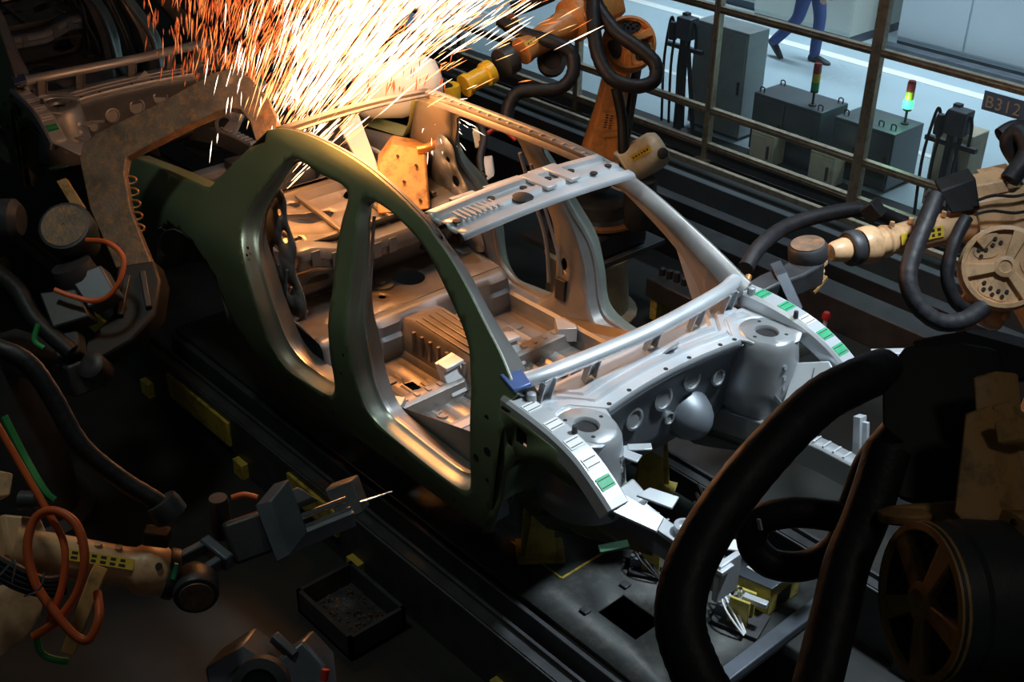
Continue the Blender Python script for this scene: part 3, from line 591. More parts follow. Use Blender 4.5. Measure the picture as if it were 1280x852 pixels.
# ================================================================== PALLET, CONVEYOR
def straight(name, x0, x1, y0, y1, z0, z1, m, label, cat, bevel=.006, group=None):
    q = MB(); q.box(x0, x1, y0, y1, z0, z1); return tag(q.build(name, m, None, bevel=bevel), label, cat, group)
pal = thing('body_pallet', (-1.4, 0, -.60), 'dark steel carrier pallet under the lit car body', 'pallet')
q = MB(); q.sheet(rect2(-3.5, .56, -.54, .54), [rect2(-.09, .14, -.36, -.19), rect2(-2.2, -1.5, -.3, .3), rect2(-1.2, -.75, .0, .38)], lambda x, y: (x, y, -.265), 0); q.build('deck_plate', 'pallet', pal, solid=.03)
for y in (-.53, .53):
    q = MB(); q.box(-3.5, .55, y - .045, y + .045, -.43, -.28); q.build('side_beam', 'dark_metal', pal, bevel=.006)
for x in (-3.4, -2.3, -1.35, -.6, .44):
    q = MB(); q.box(x - .05, x + .05, -.50, .50, -.41, -.28); q.build('cross_beam', 'dark_metal', pal, bevel=.006)
q = MB(); q.box(-.345, -.335, -.33, .11, -.25, -.245); q.box(-.68, -.345, -.335, -.325, -.25, -.245); q.build('painted_line', 'line_yellow', pal)
for x, y in ((-.12, -.40), (-.12, -.15), (.17, -.15)):
    q = MB(); q.box(x - .02, x + .02, y - .02, y + .02, -.25, -.236); q.build('deck_nut', 'dark_metal', pal, bevel=.004)
q = MB(); q.box(.50, .57, -.56, .56, -.25, -.21); q.build('front_lip', 'dark_blue_metal', pal, bevel=.006)
for x in (-3.2, -2.0, -.9, .3):
    for y in (-.40, .40):
        q = MB(); q.box(x - .06, x + .06, y - .05, y + .05, FZ, -.28); q.build('carrier_leg', 'dark_metal', pal, bevel=.005)
def stand(x, y, ztop, rot, m='olive_yellow', label='', group='yellow body supports on the pallet'):
    t = thing('body_support', (x, y, -.25), label, 'support', group)
    c, s = math.cos(rot), math.sin(rot)
    def W(a, b, z): return (x + a * c - b * s, y + a * s + b * c, z)
    for k in (-1, 1):
        q = MB(); q.prism([W(-.075, k * .05, -.247), W(.075, k * .05, -.247), W(.04, k * .05, ztop), W(-.045, k * .05, ztop)], V(W(0, k * .012, 0)) - V(W(0, 0, 0)))
        p = q.build('upright_plate', m, t, bevel=.003)
    q = MB(); q.beam(W(-.06, 0, (ztop - .375) / 2 - .17), W(-.045, 0, ztop), .09, .01, (1, 0, 0)); q.build('back_web', m, t)
    for z in (.25, .5, .75):
        zz = -.247 + (ztop + .247) * z; q = MB(); q.lathe(W(.0, -.052 * 1, zz), V(W(0, -1, 0)) - V(W(0, 0, 0)), [(.024, 0), (.024, .003)], 14); q.build('lightening_hole', 'black', t)
    q = MB(); q.obox(W(0, 0, -.242), V(W(.11, 0, 0)) - V(W(0, 0, 0)), V(W(0, .085, 0)) - V(W(0, 0, 0)), (0, 0, .008)); q.build('foot_plate', m, t, bevel=.003)
    q = MB(); q.obox(W(0, 0, ztop + .012), V(W(.05, 0, 0)) - V(W(0, 0, 0)), V(W(0, .06, 0)) - V(W(0, 0, 0)), (0, 0, .012)); q.build('rest_pad', 'dark_metal', t, bevel=.004)
    q = MB(); q.cyl((x, y, ztop + .02), (x, y, .218), .018); q.build('rest_pin', 'grey_steel', t)
    return t
stand(-.517, .462, .06, .5, label='tall yellow support standing in the open engine bay')
stand(-.536, -.281, .06, .9, label='yellow drilled support under the near front sill corner')
def clamp_unit(x, y, rot, label, big=1.0, white=True):
    t = thing('pallet_clamp', (x, y, -.25), label, 'clamp', 'clamps on the pallet deck')
    R = Matrix.Rotation(rot, 3, 'Z')
    def W(a, b, z): return V((x, y, -.25)) + R @ V((a * big, b * big, z * big))
    def ob(c, h): return W(*c), R @ V((h[0] * big, 0, 0)), R @ V((0, h[1] * big, 0)), V((0, 0, h[2] * big))
    MB().obox(*ob((0, 0, .012), (.12, .09, .012))).build('clamp_base', 'dark_metal', t, bevel=.003)
    for k in (-1, 1): MB().obox(*ob((.0, k * .04, .09), (.05, .008, .08))).build('clamp_plate', 'olive_yellow', t, bevel=.003)
    MB().obox(*ob((-.02, 0, .08), (.03, .03, .07))).build('air_cylinder', 'grey_steel', t, bevel=.004)
    MB().obox(*ob((.06, 0, .16), (.06, .018, .014))).build('clamp_jaw', 'bright_steel', t, bevel=.003)
    MB().cyl(W(-.02, 0, .14), W(-.02, 0, .20), .012 * big).build('rod', 'chrome', t)
    MB().obox(*ob((-.08, .02, .05), (.04, .05, .03))).build('valve_block', 'grey_steel', t, bevel=.003)
    for k in range(3):
        q = MB(); q.tube([W(-.08, .0 + .03 * k, .07), W(-.10 - .02 * k, -.03 + .05 * k, .14), W(-.04, -.09 + .04 * k, .11), W(.06, -.11 + .01 * k, .03)], .006 * big, 6); q.build('air_line', 'label_white' if white else 'rubber', t)
    return t
clamp_unit(-.12, .02, .6, 'small grey and yellow clamp beside the square deck opening', .8, False)
clamp_unit(.36, .06, .3, 'clamp with white air lines at the pallet front edge', .9)
clamp_unit(-.05, .42, .2, 'clamp unit with dark valves under the far chassis rail', 1.3)
t = thing('locator_block', (.30, .30, -.25), 'yellow sheet-metal locator housing behind the black hose loop', 'housing')
q = MB(); q.prism([(.20, .17, -.245), (.42, .17, -.245), (.42, .17, -.09), (.20, .17, -.14)], (0, .22, 0)); q.build('housing_body', 'olive_yellow', t, bevel=.004)
q = MB(); q.prism([(.19, .16, -.14), (.43, .16, -.088), (.43, .40, -.088), (.19, .40, -.14)], (0, 0, .012)); q.build('housing_lid', 'dark_blue_metal', t, bevel=.003)
q = MB(); q.box(.419, .424, .23, .32, -.23, -.15); q.build('housing_window', 'black', t)
q = MB(); q.box(.25, .30, .22, .29, -.118, -.106); q.build('paper_tag', 'label_white', t)
# conveyor beside and under the pallet
for k, (y, wd, z0, z1, m, lb) in enumerate(((-.66, .10, FZ, -.36, 'dark_metal', 'dark conveyor beam along the near side of the pallet'), (.84, .10, FZ, -.36, 'dark_metal', 'dark conveyor beam along the far side of the pallet'))):
    t = thing('conveyor_beam', (-2, y, FZ), lb, 'conveyor', 'conveyor beams')
    q = MB(); q.box(-9, 1.5, y - wd / 2, y + wd / 2, z0, z1); q.build('beam', m, t, bevel=.006)
    q = MB(); q.box(-9, 1.5, y - wd / 2 + .01, y - wd / 2 + .025, z1, z1 + .006); q.build('edge_strip', 'dark_metal', t)
    q = MB(); q.box(-9, 1.5, y + wd / 2 - .03, y + wd / 2 - .012, z1, z1 + .025); q.build('guide_strip', 'dark_metal', t, bevel=.003)
    if k == 0:
        for x0, x1 in ((-3.3, -2.6), (-2.0, -1.55), (-4.6, -4.0)):
            q = MB(); q.box(x0, x1, y - wd / 2 - .02, y - wd / 2, -.56, -.40); q.build('side_cover', 'line_yellow', t, bevel=.004)
    for x in [-8 + 1.1 * i for i in range(9)]:
        q = MB(); q.box(x - .05, x + .05, y - .09, y + .09, FZ, FZ + .10); q.build('foot_bracket', 'line_yellow' if k == 0 else 'dark_metal', t, bevel=.004)
# kerb, cable trays along the fence on the far side
straight('cable_duct', -7.5, 3.5, 3.20, 3.42, FZ, -.46, 'dark_metal', 'long dark cable duct on the floor between robots and fence', 'duct')
straight('cable_duct', -7.5, 3.5, 3.72, 3.84, FZ, -.52, 'dark_metal', 'narrow dark duct running just behind the long cable duct', 'duct')
straight('cable_duct', -7.5, 3.5, 4.12, 4.20, FZ, -.50, 'machine_grey', 'thin grey duct nearest the fence foot', 'duct')
straight('guard_rail', -7.5, 3.5, 4.45, 4.50, -.55, -.50, 'fence_alu', 'thin brown guard rail low in front of the fence', 'rail')

# ================================================================== FENCE
FY = 4.95
fence = thing('safety_fence', (-3, FY, FZ), 'brown aluminium safety fence with clear panes before the bright aisle', 'fence')
posts = [-9.2, -7.4, -5.6, -3.93, -2.36, -.6, 1.0, 2.6]
for x in posts:
    wd = .045 if abs(x + 2.36) < .01 else .03
    q = MB(); q.box(x - wd, x + wd, FY - .035, FY + .035, FZ, 2.6)
    for k in (-1, 1): q.box(x + k * wd * .5 - .006, x + k * wd * .5 + .006, FY - .040, FY - .034, FZ, 2.6)
    q.build('post', 'fence_alu', fence, bevel=.003)
    q = MB(); q.box(x - .08, x + .08, FY - .07, FY + .07, FZ, FZ + .012); q.build('post_foot', 'fence_alu', fence)
for a, b in zip(posts[:-1], posts[1:]):
    for z, h in ((-.56, .028), (-.235, .03), (.665, .03), (1.7, .03)):
        q = MB(); q.box(a + .03, b - .03, FY - .028, FY + .028, z - h, z + h); q.box(a + .03, b - .03, FY - .034, FY - .027, z - .008, z + .008); q.build('rail', 'fence_alu', fence, bevel=.003)
    for z0, z1 in ((-.53, -.265), (-.205, .635), (.695, 1.67)):
        q = MB(); q.box(a + .03, b - .03, FY - .003, FY + .003, z0, z1); q.build('pane', 'fence_pane', fence, smooth=0)
    q = MB(); q.box(a + .03, b - .03, FY - .01, FY + .01, FZ + .01, -.59); q.build('kick_plate', 'machine_grey', fence)
# number sign on the fence
sg = thing('number_sign', (-1.1, FY - .045, .58), 'dark blue sign reading B312 hung on the fence rail', 'sign')
q = MB(); q.box(-1.42, -.75, FY - .052, FY - .042, .47, .61); q.build('sign_plate', 'sign_blue', sg, bevel=.002)
fc = bpy.data.curves.new('sign_text', 'FONT'); fc.body = 'B312'; fc.size = .125; fc.extrude = .002; fc.space_character = 1.1
to = bpy.data.objects.new('sign_text_tmp', fc); COL.objects.link(to); to.matrix_world = Matrix.Translation((-1.40, FY - .056, .495)) @ Matrix.Rotation(PI / 2, 4, 'X')
bpy.context.view_layer.update(); dg = bpy.context.evaluated_depsgraph_get(); me = bpy.data.meshes.new_from_object(to.evaluated_get(dg)); me.transform(to.matrix_world); bpy.data.objects.remove(to)
lt = bpy.data.objects.new('lettering', me); me.materials.clear(); me.materials.append(MATS['sign_letter']); COL.objects.link(lt); place(lt, sg)

# ================================================================== BEYOND THE FENCE
def cabinet(name, x0, x1, y0, y1, z1, m, label, cat, doors=1, z0=None, group=None, side_y=None):
    z0 = FZ if z0 is None else z0
    t = thing(name, ((x0 + x1) / 2, (y0 + y1) / 2, z0), label, cat, group)
    q = MB(); q.box(x0, x1, y0, y1, z0 + .04, z1); q.build('body', m, t, bevel=.008)
    q = MB(); q.box(x0 + .03, x1 - .03, y0 + .03, y1 - .03, z0, z0 + .05); q.build('plinth', 'dark_metal', t)
    w_ = (x1 - x0) / doors
    for k in range(doors):
        q = MB(); q.box(x0 + k * w_ + .015, x0 + (k + 1) * w_ - .015, y0 - .014, y0, z0 + .08, z1 - .03); d = q.build('door', m, t, bevel=.004)
        q = MB(); q.box(x0 + (k + 1) * w_ - .06, x0 + (k + 1) * w_ - .04, y0 - .03, y0 - .014, (z0 + z1) / 2 - .06, (z0 + z1) / 2 + .06); q.build('handle', 'dark_metal', d)
    return t
cabinet('control_cabinet', -4.63, -4.0, 5.5, 5.80, .33, 'cabinet_grey', 'tall grey control cabinet behind the fence, left of the stack light', 'cabinet')
t = cabinet('transformer_box', -3.80, -3.07, 5.40, 5.80, -.13, 'machine_grey', 'dark grey box machine carrying the unlit stack light', 'machine', 2)
for x, y in ((-3.75, 5.45), (-3.12, 5.75), (-3.12, 5.45), (-3.75, 5.75)):
    q = MB(); q.tube([(x - .02, y, -.14), (x - .02, y, -.09), (x + .02, y, -.09), (x + .02, y, -.14)], .006, 6, 4); q.build('lifting_eye', 'dark_metal', t)
t = cabinet('transformer_box', -3.0, -2.40, 5.50, 5.95, -.16, 'machine_grey', 'dark box machine with the green-lit stack light', 'machine', 2)
for x in (-2.95, -2.75, -2.6, -2.48):
    q = MB(); q.tube([(x - .02, 5.6, -.17), (x - .02, 5.6, -.12), (x + .02, 5.6, -.12), (x + .02, 5.6, -.17)], .006, 6, 4); q.build('lifting_eye', 'dark_metal', t)
cabinet('junction_box', -3.62, -3.36, 5.18, 5.35, -.38, 'cream', 'small pale box low behind the fence, left one of two', 'box')
cabinet('junction_box', -2.98, -2.73, 5.18, 5.35, -.38, 'cream', 'small pale box low behind the fence, right one beside the thick post', 'box')
cabinet('junction_box', -2.05, -1.72, 5.5, 5.75, .02, 'cream', 'pale upright box behind the valve stand with hoses', 'box')
cabinet('junction_box', -1.62, -1.1, 6.3, 6.7, -.1, 'cabinet_cream', 'cream box at the right edge behind the black hose bundle', 'box')
def stack_light(x, y, z, lit, label):
    t = thing('stack_light', (x, y, z), label, 'signal light', 'stack lights')
    MB().lathe((x, y, z), (0, 0, 1), [(.035, 0), (.035, .012), (.011, .014), (.011, .12)], 12).build('pole', 'dark_metal', t)
    zz = z + .12
    for nm, m in (('base', 'dark_metal'), ('green_lens', 'lamp_green_lit' if lit else 'lamp_green'), ('yellow_lens', 'lamp_yellow'), ('red_lens', 'lamp_red')):
        h = .02 if nm == 'base' else .075; r = .036 if not (lit and nm == 'green_lens') else .045
        MB().lathe((x, y, zz), (0, 0, 1), [(r * .9, 0), (r, .004), (r, h - .004), (r * .9, h)], 16).build(nm, m, t); zz += h
    MB().lathe((x, y, zz), (0, 0, 1), [(.034, 0), (.03, .014), (.001, .016)], 14).build('cap', 'lamp_red', t)
stack_light(-3.24, 5.50, -.13, False, 'unlit red yellow green stack light on the dark box machine')
stack_light(-2.50, 5.80, -.16, True, 'stack light glowing green beside the fence post')
point('stack_light_glow', (-2.50, 5.70, .06), 2.0, (.3, 1, .6), .04)
def valve_stand(x, y, label, z1):
    t = thing('valve_stand', (x, y, FZ), label, 'stand', 'hose and valve stands behind the fence')
    q = MB(); q.box(x - .03, x + .03, y - .03, y + .03, FZ, z1); q.build('column', 'dark_metal', t, bevel=.004)
    q = MB(); q.box(x - .22, x + .22, y - .02, y + .03, z1 - .35, z1 - .31); q.build('crossbar', 'dark_metal', t, bevel=.004)
    q = MB(); q.box(x - .02, x + .14, y - .12, y + .02, z1 - .22, z1 - .02); q.build('regulator', 'dark_blue_metal', t, bevel=.01)
    q = MB(); q.lathe((x - .08, y - .08, z1 - .25), (0, 0, 1), [(.04, 0), (.045, .10), (.03, .16)], 14); q.build('filter_bowl', 'dark_metal', t)
    for k in range(4):
        a = x - .16 + .09 * k
        q = MB(); q.tube([(a, y - .05, FZ + .05), (a - .02, y - .06, z1 - .5), (a + .01, y - .06, z1 - .16), (a + .03, y - .05, z1 - .06), (a + .055, y - .04, z1 - .14), (a + .05, y - .02, z1 - .3)], .013, 8); q.build('hose', 'rubber', t)
    q = MB(); q.beam((x + .2, y, FZ), (x + .05, y, z1 - .3), .03, .03); q.build('brace', 'dark_metal', t)
valve_stand(-1.80, 5.30, 'black hose and valve stand at the fence before the pale upright box', .32)
valve_stand(-4.62, 5.35, 'black hose and valve stand beside the orange robot, left of the tall cabinet', .42)
# big pale machines across the aisle
def big_machine(x0, x1, y0, y1, z1, m, label, n):
    t = thing('enclosed_machine', ((x0 + x1) / 2, (y0 + y1) / 2, FZ), label, 'machine', 'pale machines across the aisle')
    q = MB(); q.box(x0, x1, y0, y1, FZ + .10, z1); q.build('housing', m, t, bevel=.01)
    q = MB(); q.box(x0, x1, y0 + .02, y1, FZ, FZ + .10); q.build('base', 'dark_blue_metal', t)
    w_ = (x1 - x0) / n
    for k in range(n):
        q = MB(); q.box(x0 + k * w_ + .01, x0 + (k + 1) * w_ - .01, y0 - .02, y0, FZ + .16, z1 - .05); p = q.build('panel', m, t, bevel=.006)
        q = MB(); q.box(x0 + (k + 1) * w_ - .10, x0 + (k + 1) * w_ - .07, y0 - .045, y0 - .02, FZ + .9, FZ + 1.1); q.build('handle', 'dark_metal', p)
    return t
big_machine(-4.75, -3.05, 9.3, 10.6, 1.7, 'pale_panel', 'large pale blue machine enclosure across the aisle, right side', 2)
big_machine(-2.95, 1.4, 9.3, 10.6, 1.7, 'pale_panel', 'pale enclosure continuing past the right edge across the aisle', 3)
t = big_machine(-6.55, -5.15, 8.95, 10.2, 1.7, 'cabinet_cream', 'cream control cabinets behind the walking person', 2)
q = MB(); q.box(-5.62, -5.32, 8.92, 8.93, -.02, .5); q.build('posted_sheet', 'label_white', t)
big_machine(-9.9, -6.75, 9.3, 10.4, 1.7, 'pale_panel', 'pale enclosure across the aisle behind the orange robot', 3)
straight('aisle_guide', -4.9, 3, 9.05, 9.2, FZ, FZ + .10, 'dark_blue_metal', 'dark blue guide kerb at the foot of the pale enclosures', 'kerb')

# ================================================================== WALKING PERSON (blue work clothes)
def skin(name, verts, edges, radii, m, parent, root=0, sub=2):
    me = bpy.data.meshes.new(name); me.from_pydata(verts, edges, []); o = bpy.data.objects.new(name, me); COL.objects.link(o)
    md = o.modifiers.new('skin', 'SKIN'); md.use_smooth_shade = True
    for i, r in enumerate(radii):
        sv = me.skin_vertices[0].data[i]; sv.radius = (r, r) if not isinstance(r, tuple) else r; sv.use_root = (i == root)
    s = o.modifiers.new('sub', 'SUBSURF'); s.levels = sub; s.render_levels = sub
    me.materials.append(MATS[m]); place(o, parent); return o
PX, PY = -5.15, 8.05
per = thing('person', (PX, PY, FZ), 'person in blue work trousers and dark shoes walking along the aisle', 'person')
def pp(a, b, z): return (PX + a, PY + b, FZ + z)       # a: along the aisle (walks towards +x), b: sideways, z: height
hipz = .93
bodyv = [pp(0, 0, hipz), pp(.02, 0, 1.10), pp(.03, 0, 1.30), pp(.03, 0, 1.43), pp(.05, 0, 1.52), pp(.07, 0, 1.60), pp(.08, 0, 1.68),
    pp(.03, .17, 1.40), pp(-.06, .24, 1.13), pp(.06, .24, .90), pp(.10, .23, .82), pp(.03, -.17, 1.40), pp(.06, -.24, 1.13), pp(.22, -.22, .95), pp(.27, -.21, .88)]
skin('body', bodyv, [(0, 1), (1, 2), (2, 3), (3, 4), (4, 5), (5, 6), (3, 7), (7, 8), (8, 9), (9, 10), (3, 11), (11, 12), (12, 13), (13, 14)],
    [(.14, .11), (.14, .10), (.16, .11), (.12, .09), .055, (.085, .09), .075, .07, .048, .035, .03, .07, .048, .035, .03], 'denim', per)
legs = [pp(0, 0, hipz), pp(.01, .09, .86), pp(.10, .10, .50), pp(.09, .10, .03), pp(.01, -.09, .86), pp(-.05, -.10, .48), pp(-.37, -.10, .13), ]
skin('trousers', legs, [(0, 1), (1, 2), (2, 3), (0, 4), (4, 5), (5, 6)], [(.15, .12), .10, .072, .062, .10, .072, .062], 'denim', per)
def shoe(p, d, nm):
    d = V(d).normalized(); sd = d.cross(V((0, 0, 1))).normalized(); u = sd.cross(d); p = V(p); L = []
    for t, wd, h, b in ((-.09, .02, .05, 0.01), (-.08, .035, .09, 0), (-.03, .038, .11, 0), (.04, .042, .085, 0), (.11, .048, .06, 0), (.17, .042, .045, .003), (.20, .02, .03, .008)):
        c = p + d * t; L.append([c + sd * wd + u * b, c + sd * wd * .95 + u * h * .6, c + sd * wd * .4 + u * h, c - sd * wd * .4 + u * h, c - sd * wd * .95 + u * h * .6, c - sd * wd + u * b])
    s = MB().loft(L, True, True).build(nm, 'shoe', per, sub=1); md = s.modifiers.new('s', 'SUBSURF'); md.levels = md.render_levels = 1
shoe(pp(.11, .10, 0), (1, .05, 0), 'shoe'); shoe(pp(-.35, -.10, .10), (.75, 0, -.62), 'shoe')
# head, face and hands
hd = thing('head_anchor', pp(.085, 0, 1.62), '', ''); 
for k in ('label', 'category'): del hd[k]
bpy.data.objects.remove(hd)
q = MB(); hc = V(pp(.085, 0, 1.63)); L = []
for zz, rx, ry, ox in ((-.115, .03, .03, .05), (-.10, .05, .045, .035), (-.06, .075, .062, .015), (-.01, .088, .072, .006), (.04, .092, .076, 0), (.085, .082, .068, -.005), (.115, .05, .04, -.01), (.125, .01, .01, -.01)):
    L.append([hc + V((ox + rx * math.cos(a), ry * math.sin(a), zz)) for a in [2 * PI * i / 16 for i in range(16)]])
q.loft(L, True, True); q.prism([hc + V((.085, -.012, -.025)), hc + V((.085, .012, -.025)), hc + V((.083, .0, .02))], (.022, 0, -.004)); head = q.build('head', 'skin', per, smooth=70)
for s_ in (-1, 1):
    MB().lathe(hc + V((.078, s_ * .03, .012)), (1, 0, 0), [(.012, 0), (.009, .006), (.001, .009)], 10).build('eye', 'ink', head)
    MB().lathe(hc + V((.0, s_ * .072, -.005)), (0, s_, 0), [(.022, 0), (.026, .008), (.012, .012)], 10).build('ear', 'skin', head)
MB().obox(hc + V((.078, 0, -.058)), (.006, 0, 0), (0, .02, 0), (0, 0, .004)).build('mouth', 'ink', head)
q = MB(); L = []
for zz, r in ((.015, .098), (.06, .099), (.10, .085), (.128, .05), (.138, .01)): L.append([hc + V((-.016 + r * math.cos(a), r * .84 * math.sin(a), zz)) for a in [2 * PI * i / 16 for i in range(16)]])
q.loft(L, True, True).build('hair', 'hair', head, smooth=70)
for (p, s_) in ((pp(.10, .23, .82), 1), (pp(.27, -.21, .88), -1)):
    p = V(p); vs = [p, p + V((.02, 0, -.04)), p + V((.035, 0, -.085))]; ed = [(0, 1), (1, 2)]; ra = [.024, (.022, .035), (.018, .036)]
    for k in range(4):
        b = p + V((.035 + .012 * (k - 1.5), .0, -.085)) ; i = len(vs); ln = (.06, .07, .065, .05)[k]; vs += [b + V((.012 * (k - 1.5), -s_ * .012, -ln * .5)), b + V((.010 * (k - 1.5), -s_ * .03, -ln))]; ed += [(2, i), (i, i + 1)]; ra += [.009, .008]
    i = len(vs); vs += [p + V((.055, -s_ * .01, -.06)), p + V((.065, -s_ * .02, -.09))]; ed += [(1, i), (i, i + 1)]; ra += [.010, .009]
    skin('hand', [tuple(v) for v in vs], ed, ra, 'skin', per, 0, 1)
# ================================================================== ROBOTS
def drum(parent, c, axis, r, h, paint, nsp=3, rot=0.3, name='joint_drum', dark='black', barrel=None):
    d, s, u = frame_of(axis); c = V(c)
    q = MB(); q.lathe(c, d, [(r * 1.04, -h), (r * 1.04, -.35 * h), (r, -.3 * h), (r, 0), (r * .90, .004), (r * .88, -.018), (r * .3, -.02), (.001, -.02)], 36); dr = q.build(name, barrel or paint, parent, smooth=35)
    if barrel: q = MB(); q.lathe(c, d, [(r * .88, -.004), (r * .90, .006), (r * .99, .005), (r * 1.005, -.012)], 36, False); q.build('rim', paint, dr)
    q = MB(); q.lathe(c + d * -.012, d, [(r * .26, 0), (r * .26, .016), (r * .16, .02), (r * .13, .012), (.001, .012)], 20); q.build('hub', paint, dr)
    for k in range(nsp):
        a = rot + 2 * PI * k / nsp; e = s * math.cos(a) + u * math.sin(a); f = d.cross(e)
        q = MB(); q.prism([c + e * r * .2 + f * r * .10 - d * .02, c + e * r * .92 + f * r * .17 - d * .02, c + e * r * .92 - f * r * .17 - d * .02, c + e * r * .2 - f * r * .10 - d * .02], d * .024); q.build('spoke', paint, dr, bevel=.004)
        a += PI / nsp; e = s * math.cos(a) + u * math.sin(a); f = d.cross(e)
        pts = crom([c + e * r * .34 - d * .0185, c + e * r * .55 + f * r * .36 - d * .0185, c + e * r * .78 + f * r * .30 - d * .0185, c + e * r * .82 - d * .0185, c + e * r * .78 - f * r * .30 - d * .0185, c + e * r * .55 - f * r * .36 - d * .0185], 4, True)
        q = MB(); q.prism(pts, d * .004); q.build('lobe_recess', 'dark_metal' if dark == 'black' else paint, dr)
        for j in range(7):
            b = a + (j - 3) * .16; e2 = s * math.cos(b) + u * math.sin(b); rr = r * (.72 if j % 2 else .60)
            q = MB(); q.lathe(c + e2 * rr - d * .015, d, [(r * .05, 0), (r * .05, .008)], 6); q.build('bolt', 'black', dr)
    return dr
def ring_hose(path, r, n=12, sub=8, rib=.0, k=60):
    q = MB(); q.tube(path, (lambda t: r * (1 + rib * math.sin(t * k))) if rib else r, n, sub); return q
def label_plate(parent, c, along, normal, L, H, m='label_yellow', lines=2):
    a = V(along).normalized(); n = V(normal); n = (n - a * n.dot(a)).normalized(); b = n.cross(a); c = V(c)
    q = MB(); q.obox(c, a * L / 2, b * H / 2, n * .0015); p = q.build('warning_label', m, parent)
    for j in range(lines):
        w_ = L / 7; x = -L / 2 + w_ * .8; bb = b * (H * (.22 if lines > 1 else 0) * (1 - 2 * j))
        while x < L / 2 - w_ * .4:
            q = MB(); q.obox(c + a * x + bb + n * .0018, a * w_ * random.uniform(.22, .36), b * H * .13, n * .0006); q.build('print_mark', 'ink', p); x += w_
    return p
def toward(p): return V((.64, -.58, .50)).normalized()     # the joints here all face the open front-right corner of the cell

# ---- orange robot behind the far roof rail
r1 = thing('welding_robot', (-2.62, 2.12, FZ), 'orange welding robot with yellow wrist behind the far roof rail', 'robot', 'welding robots')
q = MB(); q.lathe((-2.62, 2.12, FZ), (0, 0, 1), [(.36, 0), (.36, .02), (.30, .05), (.27, .40), (.31, .46), (.31, .48)], 24); q.build('pedestal', 'cream', r1)
q = MB(); q.box(-3.05, -2.32, 1.86, 2.56, -.22, -.18); q.build('mounting_plate', 'machine_grey', r1, bevel=.006)
q = MB(); q.box(-2.86, -2.36, 1.94, 2.42, -.18, .0); q.build('base_casting', 'dark_metal', r1, bevel=.03)
q = MB(); q.lathe((-2.60, 2.17, -.02), (0, 0, 1), [(.26, 0), (.27, .03), (.27, .06), (.22, .08), (.20, .16), (.16, .18)], 28); q.build('turntable', 'dark_metal', r1)
q = MB(); q.lathe((-2.60, 2.17, .02), (0, 0, 1), [(.30, .0), (.30, .02), (.275, .025)], 28); q.build('cable_ring', 'copper', r1)
for k in range(5):
    a = .6 + k * .5; q = MB(); q.tube([(-2.60 + .29 * math.cos(a + j * .25), 2.17 + .29 * math.sin(a + j * .25), .07 + .02 * ((j + k) % 3)) for j in range(5)], .014, 7, 4); q.build('base_cable', 'robot_orange' if k % 2 else 'rubber', r1)
sh = V((-2.625, 2.177, 0.336)); el = V((-2.638, 2.352, 1.147))
q = MB(); L = []
tw = toward(sh); ax, sd, up_ = frame_of(el - sh, tw)
for t, w2, h2 in ((-.06, .11, .10), (.0, .15, .12), (.15, .14, .12), (.5, .10, .10), (.85, .085, .09), (1.0, .10, .10), (1.06, .06, .08)):
    c = lerp(sh, el, t); L.append([c + sd * a * w2 + up_ * b * h2 for a, b in ((-1, -.6), (-.7, -1), (.7, -1), (1, -.6), (1, .6), (.7, 1), (-.7, 1), (-1, .6))])
la = q.loft(L, True, True).build('lower_arm', 'robot_orange', r1, bevel=.01)
label_plate(la, lerp(sh, el, .42) + up_ * .108, el - sh, up_, .11, .07, 'robot_orange', 2)
q = MB(); q.beam(lerp(sh, el, .1) + sd * .14, lerp(sh, el, .9) + sd * .12, .05, .05); q.build('balance_rod', 'dark_metal', r1, bevel=.01)
q = MB(); q.lathe(sh - up_ * .2, up_, [(.13, 0), (.13, .12), (.12, .14), (.12, .32), (.08, .34)], 24); q.build('shoulder_hub', 'dark_metal', r1)
m0, m1 = V((-2.329, 2.088, 0.452)), V((-2.217, 2.329, 0.588))
ma, ms, mu = frame_of(m1 - m0, toward(m0))
q = MB(); q.sweep([m0, lerp(m0, m1, .25), lerp(m0, m1, .85), m1], [(.13 * math.cos(a) * (1 if abs(math.cos(a)) < .8 else .95), .12 * math.sin(a)) for a in [2 * PI * i / 20 for i in range(20)]], toward(m0), True, lambda t: 1 if t < .9 else .8); mo = q.build('axis_motor', 'cream', r1, smooth=50, bevel=.01)
label_plate(mo, lerp(m0, m1, .45) + mu * .121 - ms * .02, m1 - m0, mu, .14, .045, 'label_yellow', 1)
q = MB(); q.lathe(lerp(m0, m1, .85) + ms * .05 + mu * .10, mu, [(.035, 0), (.035, .03), (.02, .035)], 14); q.build('motor_plug', 'black', mo)
q = MB(); q.lathe((-2.220, 2.151, 0.288), (0, 0, -1), [(.10, -.12), (.11, 0), (.09, .2), (.05, .24)], 16); q.build('gear_motor', 'dark_metal', r1)
drum(r1, (-2.446, 2.208, 1.233), toward(el), .165, .12, 'robot_orange', 3, .6)
e2 = V((-2.812, 2.152, 1.334)); w1 = V((-2.816, 1.535, 1.165)); w2 = V((-2.820, 1.384, 1.115)); w3 = V((-2.831, 1.190, 1.064)); w4 = V((-2.827, 1.064, 1.033))
q = MB(); q.sweep([V((-2.787, 2.391, 1.380)), V((-2.811, 2.251, 1.348)), e2, lerp(e2, w1, .15)], [(-.12, -.10), (-.12, .10), (-.06, .14), (.06, .14), (.12, .10), (.12, -.10)], toward(e2)); q.build('elbow_casting', 'robot_orange', r1, bevel=.015)
q = MB(); q.lathe(lerp(e2, w1, .1), w1 - e2, [(.14, 0), (.14, .04), (.10, .07), (.085, .25), (.078, .43), (.085, .44), (.085, .47)], 24); fa = q.build('forearm', 'robot_orange', r1)
